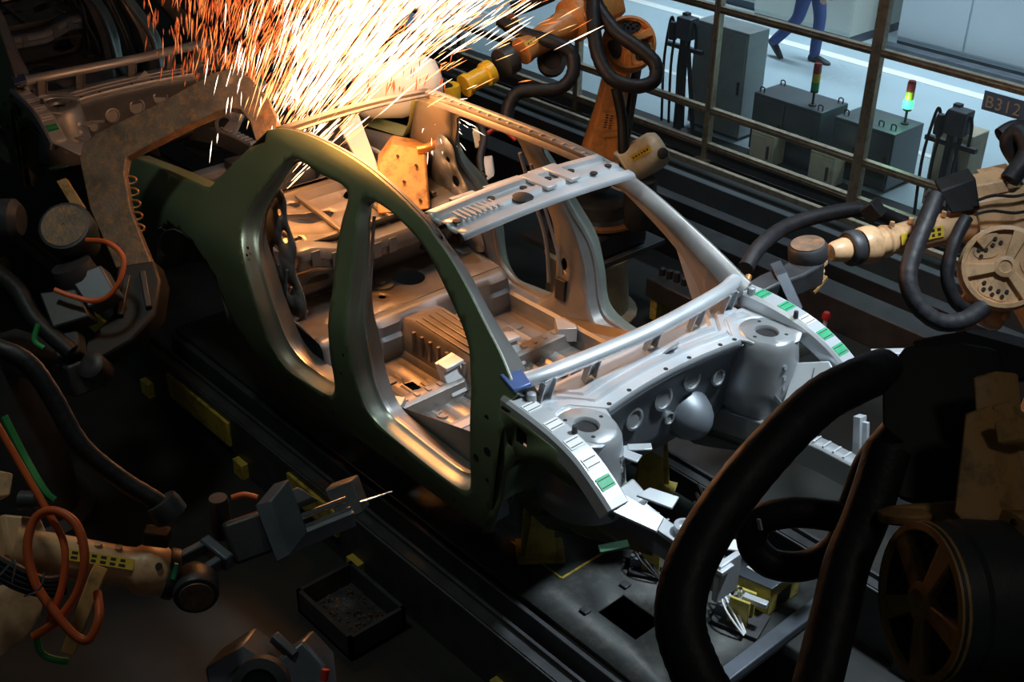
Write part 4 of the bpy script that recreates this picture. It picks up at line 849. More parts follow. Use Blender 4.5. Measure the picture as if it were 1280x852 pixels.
fx, fs, fu = frame_of(w1 - e2, toward(w1)); label_plate(fa, lerp(e2, w1, .72) + fu * .084, w1 - e2, fu, .16, .035, 'label_yellow', 1)
q = MB(); q.lathe(w1, w2 - w1, [(.095, -.02), (.095, .06), (.08, .065)], 24); q.build('wrist_sleeve', 'dark_metal', r1)
q = MB(); q.lathe(w2, w3 - w2, [(.075, -.01), (.075, .04), (.06, .05), (.06, .16), (.07, .165), (.07, .20)], 22); q.build('wrist', 'robot_yellow', r1)
q = MB(); q.lathe(w4 + V((0, 0, .07)), (0, 0, -1), [(.07, 0), (.075, .02), (.075, .12), (.05, .14)], 20); q.build('tool_flange', 'robot_yellow', r1)
ring_hose([(-3.034, 1.653, 1.338), (-2.866, 1.702, 1.281), (-2.696, 1.780, 1.256), (-2.591, 1.845, 1.198), (-2.536, 1.811, 1.089), (-2.554, 1.724, 1.011), (-2.640, 1.617, 0.997), (-2.713, 1.525, 0.983), (-2.722, 1.455, 0.914), (-2.682, 1.396, 0.796)], .042, rib=.04, k=160).build('dress_hose', 'rubber', r1)
ring_hose([(-2.732, 2.158, 1.538), (-2.602, 2.041, 1.338), (-2.487, 1.977, 1.178), (-2.365, 1.980, 1.066), (-2.248, 2.073, 1.026), (-2.188, 2.170, 1.062), (-2.229, 2.205, 1.154), (-2.355, 2.168, 1.232), (-2.491, 2.128, 1.298), (-2.655, 2.132, 1.410), (-2.756, 2.133, 1.538)], .045, rib=.04, k=200).build('dress_hose', 'rubber', r1)
ring_hose([(-3.158, 1.864, 1.341), (-3.103, 1.951, 1.373), (-3.027, 2.087, 1.432)], .05).build('dress_hose', 'rubber', r1)
q = MB(); q.lathe((-2.975, 1.700, 1.317), ((-2.975, 1.700, 1.317)[0] - 2.5, -.2, .1), [(.06, 0), (.06, .03), (.03, .03)], 16); q.build('hose_clamp', 'copper', r1)
q = MB(); q.lathe((-2.794, 1.880, 1.098), toward((-2.794, 1.880, 1.098)), [(.09, -.1), (.095, 0), (.06, .01), (.05, -.02)], 20); q.build('cable_gland', 'dark_metal', r1)
ring_hose([(-2.458, 2.122, 0.951), (-2.387, 2.121, 0.761), (-2.314, 2.081, 0.524), (-2.244, 2.104, 0.265)], .035).build('dress_hose', 'rubber', r1)
q = MB(); q.beam((-2.708, 2.208, 0.771), (-2.631, 2.300, 0.782), .06, .04); q.build('hose_bracket', 'robot_orange', r1, bevel=.005)
q = MB(); q.beam((-2.570, 2.132, 0.609), (-2.464, 2.266, 0.630), .05, .04); q.build('hose_bracket', 'robot_orange', r1, bevel=.005)
# its weld gun reaching in through the rear window opening
g0 = V((-2.967, 0.789, 1.152))
gun = MB(); gg = frame_of(V((-2.806, 0.977, 1.164)) - V((-3.059, 0.537, 1.077)), toward(g0))
L = []
for t, a, b in ((0, .06, .08), (.1, .12, .12), (.5, .17, .15), (.85, .16, .15), (.97, .11, .12), (1, .04, .06)):
    c = lerp((-3.044, 0.515, 1.071), (-2.771, 0.972, 1.173), t); L.append([c + gg[1] * a * math.cos(k) + gg[2] * b * math.sin(k) for k in [2 * PI * i / 18 for i in range(18)]])
gn = gun.loft(L, True, True).build('gun_shroud', 'white_paint', r1, smooth=60)
MB().beam((-2.819, 1.058, 1.075), (-2.850, 0.903, 1.134), .09, .09).build('gun_mount', 'dark_metal', r1, bevel=.01)
q = MB(); q.prism([(-2.924, 0.347, 0.985), (-2.879, 0.452, 1.049), (-2.564, 0.354, 0.835), (-2.604, 0.283, 0.803)], (-.05, .03, -.03)); q.build('gun_arm', 'white_paint', r1, bevel=.006)
q = MB(); q.prism([(-2.456, 0.369, 1.013), (-2.322, 0.494, 0.985), (-2.058, 0.312, 0.779), (-2.234, 0.096, 0.754), (-2.428, 0.249, 0.937)], (-.16, .12, -.02)); gp = q.build('gun_shield', 'robot_ochre', r1, bevel=.012)
for p in ((-2.388, 0.354, 0.968), (-2.280, 0.394, 0.937), (-2.260, 0.295, 0.877), (-2.238, 0.196, 0.815), (-2.128, 0.299, 0.814)):
    q = MB(); q.lathe(V(p) + V((.004, -.003, .003)), (.62, -.6, .4), [(.008, -.02), (.008, .012)], 8); q.build('shield_rivet', 'dark_metal', gp)
ring_hose([(-2.525, 0.722, 1.169), (-2.423, 0.689, 1.121), (-2.336, 0.641, 1.074), (-2.297, 0.575, 1.028), (-2.309, 0.506, 1.004), (-2.345, 0.457, 0.992)], lambda t: .026, 10).build('gun_electrode_arm', 'copper', r1)
q = MB(); q.lathe((-2.490, 0.699, 1.137), (0, 0, 1), [(.016, 0), (.016, .05), (.008, .06)], 12); q.build('electrode_tip', 'copper', r1)
ring_hose([(-2.521, 1.040, 0.975), (-2.389, 0.968, 0.923), (-2.283, 0.849, 0.850), (-2.135, 0.756, 0.755)], .022).build('gun_cable', 'rubber', r1)
ring_hose([(-2.462, 1.001, 0.855), (-2.451, 1.065, 0.916), (-2.478, 1.188, 0.893), (-2.402, 1.228, 0.842)], .014).build('gun_cable', 'red', r1)
q = MB(); q.prism([(-2.592, 1.051, 0.879), (-2.554, 1.117, 0.908), (-2.511, 1.080, 0.811), (-2.542, 1.032, 0.794)], (-.04, .04, 0)); q.build('gun_cover', 'cream', r1, bevel=.006)
q = MB(); q.prism([(-2.462, 1.001, 0.756), (-2.419, 1.056, 0.765), (-2.335, 1.002, 0.696), (-2.364, 0.935, 0.656)], (-.04, .04, 0)); q.build('gun_cover', 'white_paint', r1, bevel=.006)

# ---- tan robot on the right
r2 = thing('welding_robot', (.55, 2.75, FZ), 'tan welding robot at the right edge, gun on the far front fender', 'robot', 'welding robots')
dc = V((0.248, 2.084, 0.754)); tw = (toward(dc) + V((-.25, -.1, 0))).normalized()
drum(r2, dc, tw, .205, .14, 'robot_paint', 3, PI / 2 + .25, dark='x')
dd, ds, du = frame_of(tw)
def F2(a, b, o=0): return dc + ds * a + du * b + dd * o
q = MB(); q.prism([V((0.104, 1.960, 0.536)), V((0.111, 2.017, 0.592)), V((0.099, 2.101, 0.704)), V((0.053, 2.141, 0.808)), V((0.089, 2.258, 0.897)), V((0.216, 2.414, 0.917)), V((0.412, 2.299, 0.536)), V((0.308, 2.176, 0.526)), V((0.301, 2.077, 0.421)), V((0.257, 2.040, 0.434)), V((0.185, 1.996, 0.475))], -dd * .12); ua = q.build('upper_arm_plate', 'robot_paint', r2, bevel=.01)
for p in (V((0.151, 2.004, 0.567)), V((0.235, 2.069, 0.534)), V((0.302, 2.101, 0.487)), V((0.111, 2.112, 0.741))):
    q = MB(); q.lathe(p, dd, [(.020, -.01), (.020, .014), (.011, .016)], 10); q.build('plate_bolt', 'robot_paint', ua)
f0, f1 = V((-0.063, 2.118, 0.849)), V((-0.246, 1.569, 0.845)); fx, fs, fu = frame_of(f1 - f0, toward(f0))
q = MB(); q.lathe(f0, f1 - f0, [(.085, -.08), (.082, 0), (.078, .30), (.070, .43), (.080, .435), (.082, .45), (.072, .46), (.072, .50), (.088, .51), (.095, .53), (.092, .58), (.085, .60)], 26); fa = q.build('forearm', 'robot_paint', r2)
label_plate(fa, lerp(f0, f1, .48) + fu * .079 - fs * .01, f1 - f0, fu + V((0, 0, -.2)), .26, .055, 'label_yellow', 2)
fl_ = (f1 - f0).length; fd = (f1 - f0).normalized()
q = MB(); q.lathe(f0 + fd * .61, fd, [(.085, 0), (.088, .01), (.088, .05), (.08, .06)], 24); q.build('wrist_sleeve', 'dark_metal', r2)
q = MB(); q.lathe(f0 + fd * .67, fd, [(.055, 0), (.06, .02), (.05, .08), (.04, .10)], 20); q.build('wrist', 'robot_paint', r2)
for t in (.2, .55, .75):
    q = MB(); q.lathe(lerp(f0, f1, t) + fu * .02 + V((0, 0, .075)), (0, 0, 1), [(.014, 0), (.012, .025)], 8); q.build('hose_stud', 'robot_paint', fa)
k0 = V((-0.346, 1.253, 0.886)); 
q = MB(); q.lathe(k0, V((-.1, -.15, 1)) , [(.085, -.055), (.095, -.04), (.095, .015), (.085, .03), (.078, .032)], 24); mo = q.build('wrist_motor', 'dark_metal', r2)
q = MB(); q.lathe(k0 + V((-.003, -.005, .033)), V((-.1, -.15, 1)), [(.080, 0), (.080, .004), (.06, .006)], 24); q.build('motor_lid', 'rust_glow_plate', mo)
q = MB(); q.beam((-0.381, 1.189, 0.817), (-0.267, 1.294, 0.792), .06, .025); q.beam((-0.320, 1.213, 0.768), (-0.310, 1.350, 0.813), .05, .03); q.build('wrist_yoke', 'robot_paint', r2, bevel=.006)
q = MB(); q.sweep([(-0.319, 1.270, 0.792), (-0.321, 1.118, 0.778), (-0.341, 0.960, 0.781), (-0.355, 0.832, 0.769)], [(-.07, -.06), (-.07, .06), (.07, .06), (.07, -.06)], (0, 0, 1), True, lambda t: 1.05 - .35 * t); gn = q.build('weld_gun_body', 'dark_metal', r2, bevel=.012)
q = MB(); q.prism([(-0.317, 0.976, 0.848), (-0.290, 1.021, 0.865), (-0.147, 0.976, 0.750), (-0.166, 0.934, 0.727)], (-.10, .08, 0)); q.build('gun_plate', 'dark_blue_metal', gn, bevel=.004)
q = MB(); q.beam((-0.365, 0.855, 0.808), (-0.320, 0.739, 0.816), .03, .03); q.cyl((-0.338, 0.793, 0.901), (-0.303, 0.719, 0.871), .015); q.build('gun_electrode', 'copper', gn)
q = MB(); q.beam((-0.265, 1.217, 0.702), (-0.261, 1.306, 0.760), .03, .02); q.build('gun_link', 'robot_ochre', gn, bevel=.003)
ring_hose([(-0.068, 1.855, 1.088), (-0.032, 1.739, 1.008), (0.004, 1.609, 0.892), (0.046, 1.528, 0.786), (0.126, 1.525, 0.681), (0.215, 1.593, 0.607), (0.273, 1.716, 0.596), (0.286, 1.853, 0.618)], .044, rib=.025, k=240).build('dress_hose', 'rubber', r2)
ring_hose([(0.028, 2.019, 0.958), (0.048, 1.904, 0.858), (0.087, 1.829, 0.723), (0.156, 1.847, 0.598), (0.216, 1.938, 0.527)], .034, rib=.03, k=160).build('dress_hose', 'rubber', r2)
ring_hose([(-0.575, 1.092, 0.752), (-0.622, 1.255, 0.801), (-0.647, 1.509, 0.828), (-0.573, 1.778, 0.847), (-0.480, 1.964, 0.843), (-0.385, 2.098, 0.778), (-0.277, 2.171, 0.725)], .04, rib=.02, k=160).build('dress_hose', 'rubber', r2)
q = MB(); q.beam((-0.129, 1.870, 1.084), (-0.045, 1.911, 1.025), .07, .03); q.build('hose_clamp', 'dark_metal', r2, bevel=.004)
q = MB(); q.beam((-0.442, 1.890, 0.909), (-0.380, 1.907, 0.849), .10, .08); q.build('hose_clamp', 'black', r2, bevel=.004)
q = MB(); q.prism([(-0.014, 2.171, 0.987), (0.135, 2.442, 1.012), (0.213, 2.402, 0.866), (0.055, 2.139, 0.863)], (-.12, .12, .0)); c1 = q.build('cable_box', 'robot_paint', r2, bevel=.008)
q = MB(); q.prism([(-0.072, 2.237, 1.036), (0.024, 2.367, 1.066), (0.059, 2.358, 1.011), (-0.039, 2.224, 0.981)], (-.10, .10, 0)); q.build('cable_box', 'robot_paint', r2, bevel=.008)
q = MB(); q.prism([(-0.103, 2.371, 1.033), (-0.012, 2.498, 1.064), (-0.010, 2.485, 1.046), (-0.093, 2.368, 1.016)], (-.08, .08, 0)); q.build('cover_strip', 'robot_paint', r2, bevel=.003)
for a in (((0.010, 2.134, 1.014), (0.154, 2.395, 1.032)), ((0.031, 2.090, 0.956), (0.192, 2.357, 0.960))):
    q = MB(); q.tube([a[0], lerp(a[0], a[1], .3) + V((0, 0, .012)), lerp(a[0], a[1], .7) - V((0, 0, .01)), a[1]], .008, 6); q.build('cable', 'rubber', r2)
q = MB(); q.prism([(-0.133, 2.011, 1.052), (-0.060, 2.210, 1.090), (0.017, 2.176, 0.953), (-0.048, 2.016, 0.950)], (-.1, .1, 0)); q.build('hose_carrier', 'black', r2, bevel=.01)
q = MB(); q.prism([(0.089, 2.045, 0.851), (0.114, 2.128, 0.914), (0.151, 2.138, 0.880), (0.134, 2.059, 0.811)], -dd * .06); q.build('stop_block', 'robot_paint', r2, bevel=.005)
ring_hose([(0.036, 2.378, 1.063), (0.044, 2.494, 1.186), (-0.043, 2.544, 1.255), (-0.076, 2.532, 1.184), (0.042, 2.555, 1.061)], .05).build('hose_bundle', 'rubber', r2)
ring_hose([(-0.168, 2.602, 1.183), (-0.129, 2.678, 1.220), (-0.038, 2.764, 1.204)], .045).build('hose_bundle', 'rubber', r2)
q = MB(); q.sweep([V((.20, 2.42, .62)), V((.42, 2.62, .2)), V((.55, 2.75, -.25))], [(-.13, -.09), (-.13, .09), (.13, .09), (.13, -.09)], toward(dc)); q.build('lower_arm', 'robot_paint', r2, bevel=.02)
q = MB(); q.lathe((.55, 2.75, FZ), (0, 0, 1), [(.36, 0), (.36, .04), (.28, .06), (.26, .3), (.30, .34), (.28, .5), (.15, .55)], 26); q.build('robot_base', 'robot_paint', r2)

# ---- dark foreground robot, lower right
r3 = thing('welding_robot', (2.35, -.95, FZ), 'dark foreground robot with a big lobed joint drum, lower right', 'robot', 'welding robots')
cr_, cu_, cf_ = V((0.66691735, 0.74500808, 0.01357237)), V((-0.38409392, 0.32811132, 0.86302655)), V((-0.6385085, 0.58078044, -0.50497621))
c3 = V((1.858, -1.663, 1.934)); ax3 = (-cr_ * .95 - cf_ * .20 + cu_ * .04).normalized()
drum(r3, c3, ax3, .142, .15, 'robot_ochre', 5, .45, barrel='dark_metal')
q = MB(); q.lathe(c3 - ax3 * .15, -ax3, [(.150, 0), (.165, .01), (.165, .05), (.15, .06)], 36); q.build('drum_collar', 'robot_ochre', r3)
for k in range(14):
    d_, s_, u_ = frame_of(-ax3); a = 2 * PI * k / 14
    q = MB(); q.lathe(c3 - ax3 * .15 + (s_ * math.cos(a) + u_ * math.sin(a)) * .157, ax3, [(.006, 0), (.006, .006)], 6); q.build('collar_bolt', 'black', r3)
q = MB(); q.prism([(1.744, -1.411, 2.170), (1.768, -1.372, 2.184), (1.887, -1.450, 2.042), (1.985, -1.529, 1.926), (2.030, -1.630, 1.853), (1.910, -1.549, 1.999), (1.817, -1.528, 2.041)], (.03, .06, -.05)); q.build('arm_plate', 'robot_ochre', r3, bevel=.006)
q = MB(); q.prism([(1.760, -1.343, 2.168), (1.781, -1.314, 2.175), (1.930, -1.414, 2.030), (1.958, -1.438, 1.968), (1.928, -1.460, 1.980)], (.03, .06, -.05)); q.build('arm_plate', 'robot_ochre', r3, bevel=.006)
q = MB(); q.prism([(1.702, -1.318, 2.192), (1.728, -1.279, 2.203), (1.774, -1.320, 2.137), (1.746, -1.360, 2.126)], (.02, .06, -.02)); q.build('arm_block', 'robot_ochre', r3, bevel=.006)
q = MB(); q.prism([(1.802, -1.419, 2.186), (1.826, -1.387, 2.193), (1.851, -1.394, 2.153), (1.824, -1.429, 2.147)], (.02, .06, -.02)); q.build('arm_block', 'robot_ochre', r3, bevel=.006)
q = MB(); q.prism([(1.529, -1.345, 2.121), (1.515, -1.247, 2.152), (1.589, -1.158, 2.161), (1.656, -1.216, 2.109), (1.758, -1.370, 2.001), (1.783, -1.448, 1.979), (1.685, -1.481, 1.966), (1.605, -1.432, 2.024)], (.05, .09, -.03)); q.build('hose_carrier', 'black', r3, bevel=.01)
q = MB(); q.prism([(1.470, -1.162, 2.110), (1.542, -1.065, 2.130), (1.709, -1.043, 2.142), (1.731, -1.062, 2.092), (1.630, -1.182, 2.083)], (.04, .1, -.02)); q.build('cable_cover', 'black', r3, bevel=.01)
q = MB(); q.lathe((1.724, -1.514, 1.977), cu_, [(.05, -.02), (.055, 0), (.03, .01)], 18); q.prism([(1.697, -1.535, 1.987), (1.765, -1.478, 2.006), (1.777, -1.507, 1.977), (1.722, -1.554, 1.974)], (.03, .05, 0)); q.build('cable_spool', 'robot_ochre', r3, bevel=.004)
ring_hose([(1.508, -1.295, 2.106), (1.512, -1.412, 2.125), (1.505, -1.528, 2.119), (1.513, -1.693, 2.077), (1.527, -1.830, 2.023), (1.552, -1.936, 1.966), (1.595, -2.004, 1.914), (1.657, -2.031, 1.863), (1.724, -2.035, 1.813), (1.808, -2.035, 1.767)], .046, 16, rib=.012, k=220).build('dress_hose', 'rubber', r3)
ring_hose([(1.606, -1.382, 2.040), (1.584, -1.418, 1.967), (1.574, -1.432, 1.866), (1.578, -1.466, 1.781), (1.538, -1.509, 1.723), (1.482, -1.558, 1.718), (1.437, -1.575, 1.755), (1.439, -1.561, 1.809), (1.486, -1.519, 1.837), (1.558, -1.468, 1.844), (1.633, -1.456, 1.862)], .033, 14).build('dress_hose', 'rubber', r3)
ring_hose([(1.624, -1.436, 2.036), (1.653, -1.522, 1.939), (1.671, -1.596, 1.871), (1.706, -1.672, 1.818), (1.741, -1.747, 1.768), (1.788, -1.848, 1.711)], .045, 14).build('dress_hose', 'rubber', r3)
q = MB(); q.beam((1.453, -1.589, 1.837), (1.465, -1.593, 1.817), .004, .012); q.build('hose_mark', 'label_white', r3)
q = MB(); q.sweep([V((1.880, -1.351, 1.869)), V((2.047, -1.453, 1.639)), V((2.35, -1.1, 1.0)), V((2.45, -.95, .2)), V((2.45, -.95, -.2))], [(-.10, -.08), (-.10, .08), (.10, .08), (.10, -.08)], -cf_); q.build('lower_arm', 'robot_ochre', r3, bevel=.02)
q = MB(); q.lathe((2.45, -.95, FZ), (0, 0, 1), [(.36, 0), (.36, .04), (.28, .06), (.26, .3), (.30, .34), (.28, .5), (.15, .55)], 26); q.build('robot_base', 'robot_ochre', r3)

# ---- robot at the lower left with orange hose loop and gun
r4 = thing('welding_robot', (-1.2, -3.2, FZ), 'tan robot at lower left with an orange hose loop and chrome gun', 'robot', 'welding robots')
f0, f1 = V((-0.507, -2.418, 0.947)), V((-0.332, -2.129, 0.820)); fd = (f1 - f0).normalized(); fx, fs, fu = frame_of(f1 - f0, toward(f0)); FL = (f1 - f0).length
q = MB(); q.lathe(f0, fd, [(.066, -.10), (.066, .02), (.062, FL * .62), (.064, FL * .70), (.074, FL * .74), (.080, FL * .80), (.080, FL * .97), (.072, FL)], 28); fa = q.build('forearm', 'robot_paint', r4)
label_plate(fa, f0 + fd * FL * .42 + fu * .060 - fs * .024, fd, fu - fs * .45, .20, .034, 'label_yellow', 2)
for t in (.30, .45, .62):
    q = MB(); q.lathe(f0 + fd * FL * t + fs * -.0 + V((0, 0, .058)), (0, 0, 1), [(.012, 0), (.012, .02)], 8); q.build('hose_stud', 'robot_paint', fa)
q = MB(); q.lathe(f0 + fd * (FL * .9) + fu * .072 - fs * .035, fu - fs * .4, [(.011, 0), (.011, .010)], 10); q.build('port_hole', 'black', fa)
q = MB(); q.lathe(f1, fd, [(.080, 0), (.082, .006), (.082, .028), (.07, .034)], 26); sl = q.build('wrist_sleeve', 'dark_metal', r4)
q = MB(); q.obox(f1 + fd * .014 + fu * .078 - fs * .03, fd * .006, fs * .024, fu * .008); q.build('green_mark', 'label_green', sl)
wc = V((-0.215, -2.093, 0.792)); wa = (V((.35, -.55, -.35))).normalized()
wa = (-cf_ * .8 - cu_ * .45 + cr_ * .25).normalized()
q = MB(); q.lathe(wc, wa, [(.05, -.10), (.066, -.07), (.072, -.06), (.072, .0), (.068, .012), (.058, .016)], 26); wm = q.build('wrist_motor', 'dark_metal', r4)
q = MB(); q.lathe(wc + wa * .014, wa, [(.056, 0), (.054, .005), (.001, .005)], 26); q.build('motor_lid', 'rust_glow_plate', wm)
for a, b in (((-0.374, -2.080, 0.811), (-0.379, -1.949, 0.809)), ((-0.287, -2.073, 0.788), (-0.297, -1.939, 0.796))):
    q = MB(); q.beam(a, b, .03, .045); q.build('wrist_yoke', 'dark_blue_metal', r4, bevel=.006)
q = MB(); q.beam((-0.394, -1.961, 0.814), (-0.266, -1.940, 0.796), .04, .06); q.build('yoke_bridge', 'dark_blue_metal', r4, bevel=.008)
g0, g1 = V((-0.339, -1.904, 0.810)), V((-0.193, -1.408, 0.860)); gd = (g1 - g0).normalized(); gx, gs, gu = frame_of(gd, toward(g0))
q = MB(); q.sweep([g0, lerp(g0, g1, .3)], [(-.07, -.055), (-.07, .055), (.07, .055), (.07, -.055)], toward(g0)); gb = q.build('weld_gun_body', 'dark_metal', r4, bevel=.012)
q = MB(); q.lathe(V((-0.450, -1.865, 0.917)), (0, 0, -1), [(.03, 0), (.035, .02), (.035, .12), (.03, .16)], 16); q.build('gun_motor', 'dark_metal', gb)
q = MB(); q.prism([(-0.308, -1.809, 0.939), (-0.279, -1.765, 0.953), (-0.133, -1.797, 0.832), (-0.153, -1.837, 0.811)], (-.04, .10, .02)); q.build('gun_plate', 'dark_blue_metal', gb, bevel=.005)
q = MB(); q.prism([(-0.341, -1.779, 0.917), (-0.309, -1.643, 0.934), (-0.259, -1.615, 0.902), (-0.286, -1.746, 0.886)], (-.03, .04, -.05)); q.build('gun_cylinder', 'dark_blue_metal', gb, bevel=.006)
for a, b, r in (((-0.247, -1.751, 0.869), (-0.219, -1.515, 0.868), .012), ((-0.216, -1.755, 0.846), (-0.189, -1.518, 0.847), .010)):
    q = MB(); q.cyl(a, b, r, n=12); q.build('guide_rod', 'chrome', gb)
q = MB(); q.beam((-0.204, -1.765, 0.819), (-0.178, -1.515, 0.817), .03, .06); q.build('slide_rail', 'grey_steel', gb, bevel=.004)
q = MB(); q.prism([(-0.294, -1.551, 0.883), (-0.271, -1.451, 0.888), (-0.174, -1.474, 0.819), (-0.199, -1.557, 0.795)], (-.05, .06, -.03)); q.build('slide_head', 'dark_metal', gb, bevel=.006)
q = MB(); q.cyl((-0.209, -1.465, 0.835), (-0.203, -1.333, 0.820), .006, .003, 10); q.build('electrode_tip', 'chrome', gb)
ring_hose([(-0.404, -1.837, 0.930), (-0.381, -1.804, 0.939), (-0.347, -1.774, 0.931)], .010).build('gun_hose', 'orange_hose', gb)
ring_hose([(-0.774, -2.383, 1.562), (-0.677, -2.310, 1.523), (-0.607, -2.279, 1.431), (-0.512, -2.254, 1.280), (-0.432, -2.183, 1.162), (-0.356, -2.107, 1.075), (-0.333, -2.088, 1.026)], .030, 14, rib=.02, k=120).build('dress_hose', 'rubber', r4)
q = MB(); q.lathe((-0.341, -2.097, 1.067), (V((-0.323, -2.087, 1.016)) - V((-0.356, -2.107, 1.075))), [(.05, -.02), (.055, 0), (.055, .04), (.04, .05)], 18); q.build('hose_clamp', 'dark_metal', r4)
q = MB(); q.beam((-0.379, -2.160, 0.963), (-0.322, -2.104, 0.955), .05, .05); q.build('hose_bracket', 'black', r4, bevel=.006)
# orange hose: comes from above, loops round the forearm
ring_hose([(-0.586, -2.460, 1.434), (-0.479, -2.445, 1.315), (-0.354, -2.435, 1.209), (-0.272, -2.436, 1.143), (-0.215, -2.482, 1.058), (-0.182, -2.554, 0.974)], .011, 10).build('air_hose', 'orange_hose', r4)
ring_hose([(-0.180, -2.600, 0.958), (-0.153, -2.535, 0.998), (-0.146, -2.464, 1.071), (-0.171, -2.419, 1.154), (-0.238, -2.402, 1.219), (-0.310, -2.430, 1.239), (-0.338, -2.478, 1.218), (-0.304, -2.527, 1.158), (-0.232, -2.547, 1.085), (-0.141, -2.535, 1.022), (-0.085, -2.515, 0.974), (-0.057, -2.489, 0.969), (-0.079, -2.444, 1.009), (-0.155, -2.410, 1.026)], .013, 10, 10).build('air_hose', 'orange_hose', r4)
ring_hose([(-0.607, -2.422, 1.406), (-0.523, -2.416, 1.306), (-0.421, -2.413, 1.240), (-0.389, -2.400, 1.214)], .012, 8).build('green_cable', 'green_cable', r4)
for k in range(4):
    dz = V((.006, -.004, -.016)) * k; ring_hose([V((-0.374, -2.614, 1.147)) + dz, V((-0.303, -2.569, 1.109)) + dz, V((-0.254, -2.517, 1.067)) + dz * .7, V((-0.251, -2.463, 1.047)) + dz * .7], .014, 8).build('cable', 'rubber', r4)
q = MB(); q.tube([(-0.276, -2.621, 1.134), (-0.256, -2.580, 1.175), (-0.245, -2.604, 1.115)], .003, 6); q.build('cable_tie', 'chrome', r4)
q = MB(); q.tube([(-0.208, -2.591, 1.083), (-0.179, -2.553, 1.109), (-0.197, -2.528, 1.141)], .003, 6); q.build('cable_tie', 'chrome', r4)
q = MB(); q.prism([(-0.634, -2.486, 1.068), (-0.564, -2.394, 1.046), (-0.473, -2.399, 0.965), (-0.456, -2.458, 0.914), (-0.540, -2.520, 0.989)], (-.05, -.04, -.06)); q.build('elbow_cover', 'robot_paint', r4, bevel=.012)
q = MB(); L = []
for t, a, b in ((0, .03, .03), (.15, .08, .07), (.5, .11, .09), (.8, .11, .09), (1, .06, .06)):
    c = lerp((-0.361, -2.555, 0.941), (-0.391, -2.733, 0.873), t); L.append([c + cr_ * a * math.cos(k) + cu_ * b * math.sin(k) for k in [2 * PI * i / 16 for i in range(16)]])
q.loft(L, True, True).build('elbow_motor', 'robot_paint', r4, smooth=60)
q = MB(); q.prism([(-0.320, -2.367, 0.967), (-0.301, -2.335, 0.940), (-0.207, -2.500, 0.790), (-0.224, -2.529, 0.818)], (-.03, .03, 0)); q.build('side_strut', 'robot_ochre', r4, bevel=.004)
q = MB(); q.prism([(-0.746, -2.449, 1.154), (-0.698, -2.405, 1.144), (-0.650, -2.444, 1.098), (-0.685, -2.486, 1.093)], (-.04, -.03, -.03)); q.build('arm_block', 'robot_paint', r4, bevel=.008)
q = MB(); q.lathe((-0.610, -2.432, 1.100), cr_, [(.03, 0), (.03, .05), (.02, .06)], 12); q.build('connector', 'dark_metal', r4)
ring_hose([(-0.196, -2.587, 0.954), (-0.170, -2.595, 0.911), (-0.143, -2.582, 0.892), (-0.120, -2.542, 0.870)], .010, 8).build('green_cable', 'green_cable', r4)
q = MB(); q.sweep([V((-0.627, -2.627, 0.898)), V((-1.05, -2.95, .35)), V((-1.2, -3.2, -.2))], [(-.11, -.09), (-.11, .09), (.11, .09), (.11, -.09)], (0, 0, 1)); q.build('lower_arm', 'robot_paint', r4, bevel=.02)
q = MB(); q.lathe((-1.2, -3.2, FZ), (0, 0, 1), [(.36, 0), (.36, .04), (.28, .06), (.26, .3), (.30, .34), (.28, .5), (.15, .55)], 26); q.build('robot_base', 'robot_paint', r4)

# ---- large C-frame weld gun at the rear quarter, left
r5 = thing('c_frame_weld_gun', (-2.9, -1.6, FZ), 'huge rusty C-frame weld gun reaching over the rear quarter panel', 'weld gun')
flat = [V(p) for p in ((-2.297, -0.435, 1.292), (-2.350, -0.386, 1.354), (-2.465, -0.361, 1.431), (-2.612, -0.368, 1.500), (-2.715, -0.402, 1.526), (-2.774, -0.470, 1.505), (-2.889, -0.725, 1.374), (-3.044, -1.011, 1.239), (-3.056, -1.080, 1.193), (-3.020, -1.127, 1.140), (-2.799, -1.205, 0.971), (-2.488, -1.251, 0.781), (-2.361, -1.126, 0.810), (-2.479, -1.104, 0.885), (-2.630, -1.074, 0.983), (-2.787, -1.009, 1.111), (-2.831, -0.966, 1.165), (-2.808, -0.914, 1.192), (-2.694, -0.687, 1.303), (-2.593, -0.514, 1.382), (-2.536, -0.481, 1.378), (-2.456, -0.480, 1.338), (-2.360, -0.511, 1.267))]
nrm = (flat[2] - flat[9]).cross(flat[11] - flat[9]).normalized()
if nrm.x < 0: nrm = -nrm
q = MB(); q.prism(flat, -nrm * .055); q.build('c_frame', 'rust_glow_plate', r5, bevel=.006)
q = MB(); q.prism([(-2.449, -1.261, 0.812), (-2.361, -1.115, 0.828), (-2.253, -1.147, 0.775), (-2.140, -1.245, 0.678), (-2.114, -1.385, 0.602), (-2.130, -1.567, 0.551), (-2.186, -1.624, 0.556), (-2.235, -1.546, 0.609), (-2.273, -1.393, 0.675)], -nrm * .12); q.build('gun_bracket', 'black', r5, bevel=.012)
q = MB(); q.lathe((-2.503, -1.452, 1.057), (toward((-2.503, -1.452, 1.057)) + V((0, 0, .5))), [(.10, -.22), (.125, -.10), (.125, -.02), (.115, .0), (.105, .002)], 28); mo = q.build('gun_motor', 'dark_metal', r5)
q = MB(); q.lathe(V((-2.503, -1.452, 1.057)), (toward((-2.503, -1.452, 1.057)) + V((0, 0, .5))), [(.104, .0), (.102, .006), (.008, .006), (.007, .003)], 28); q.build('motor_lid', 'rust_glow_plate', mo)
q = MB(); q.lathe((-2.416, -1.487, 0.906), (.2, .2, -1), [(.09, 0), (.10, .06), (.08, .14), (.05, .18)], 20); q.build('gear_housing', 'dark_metal', r5)
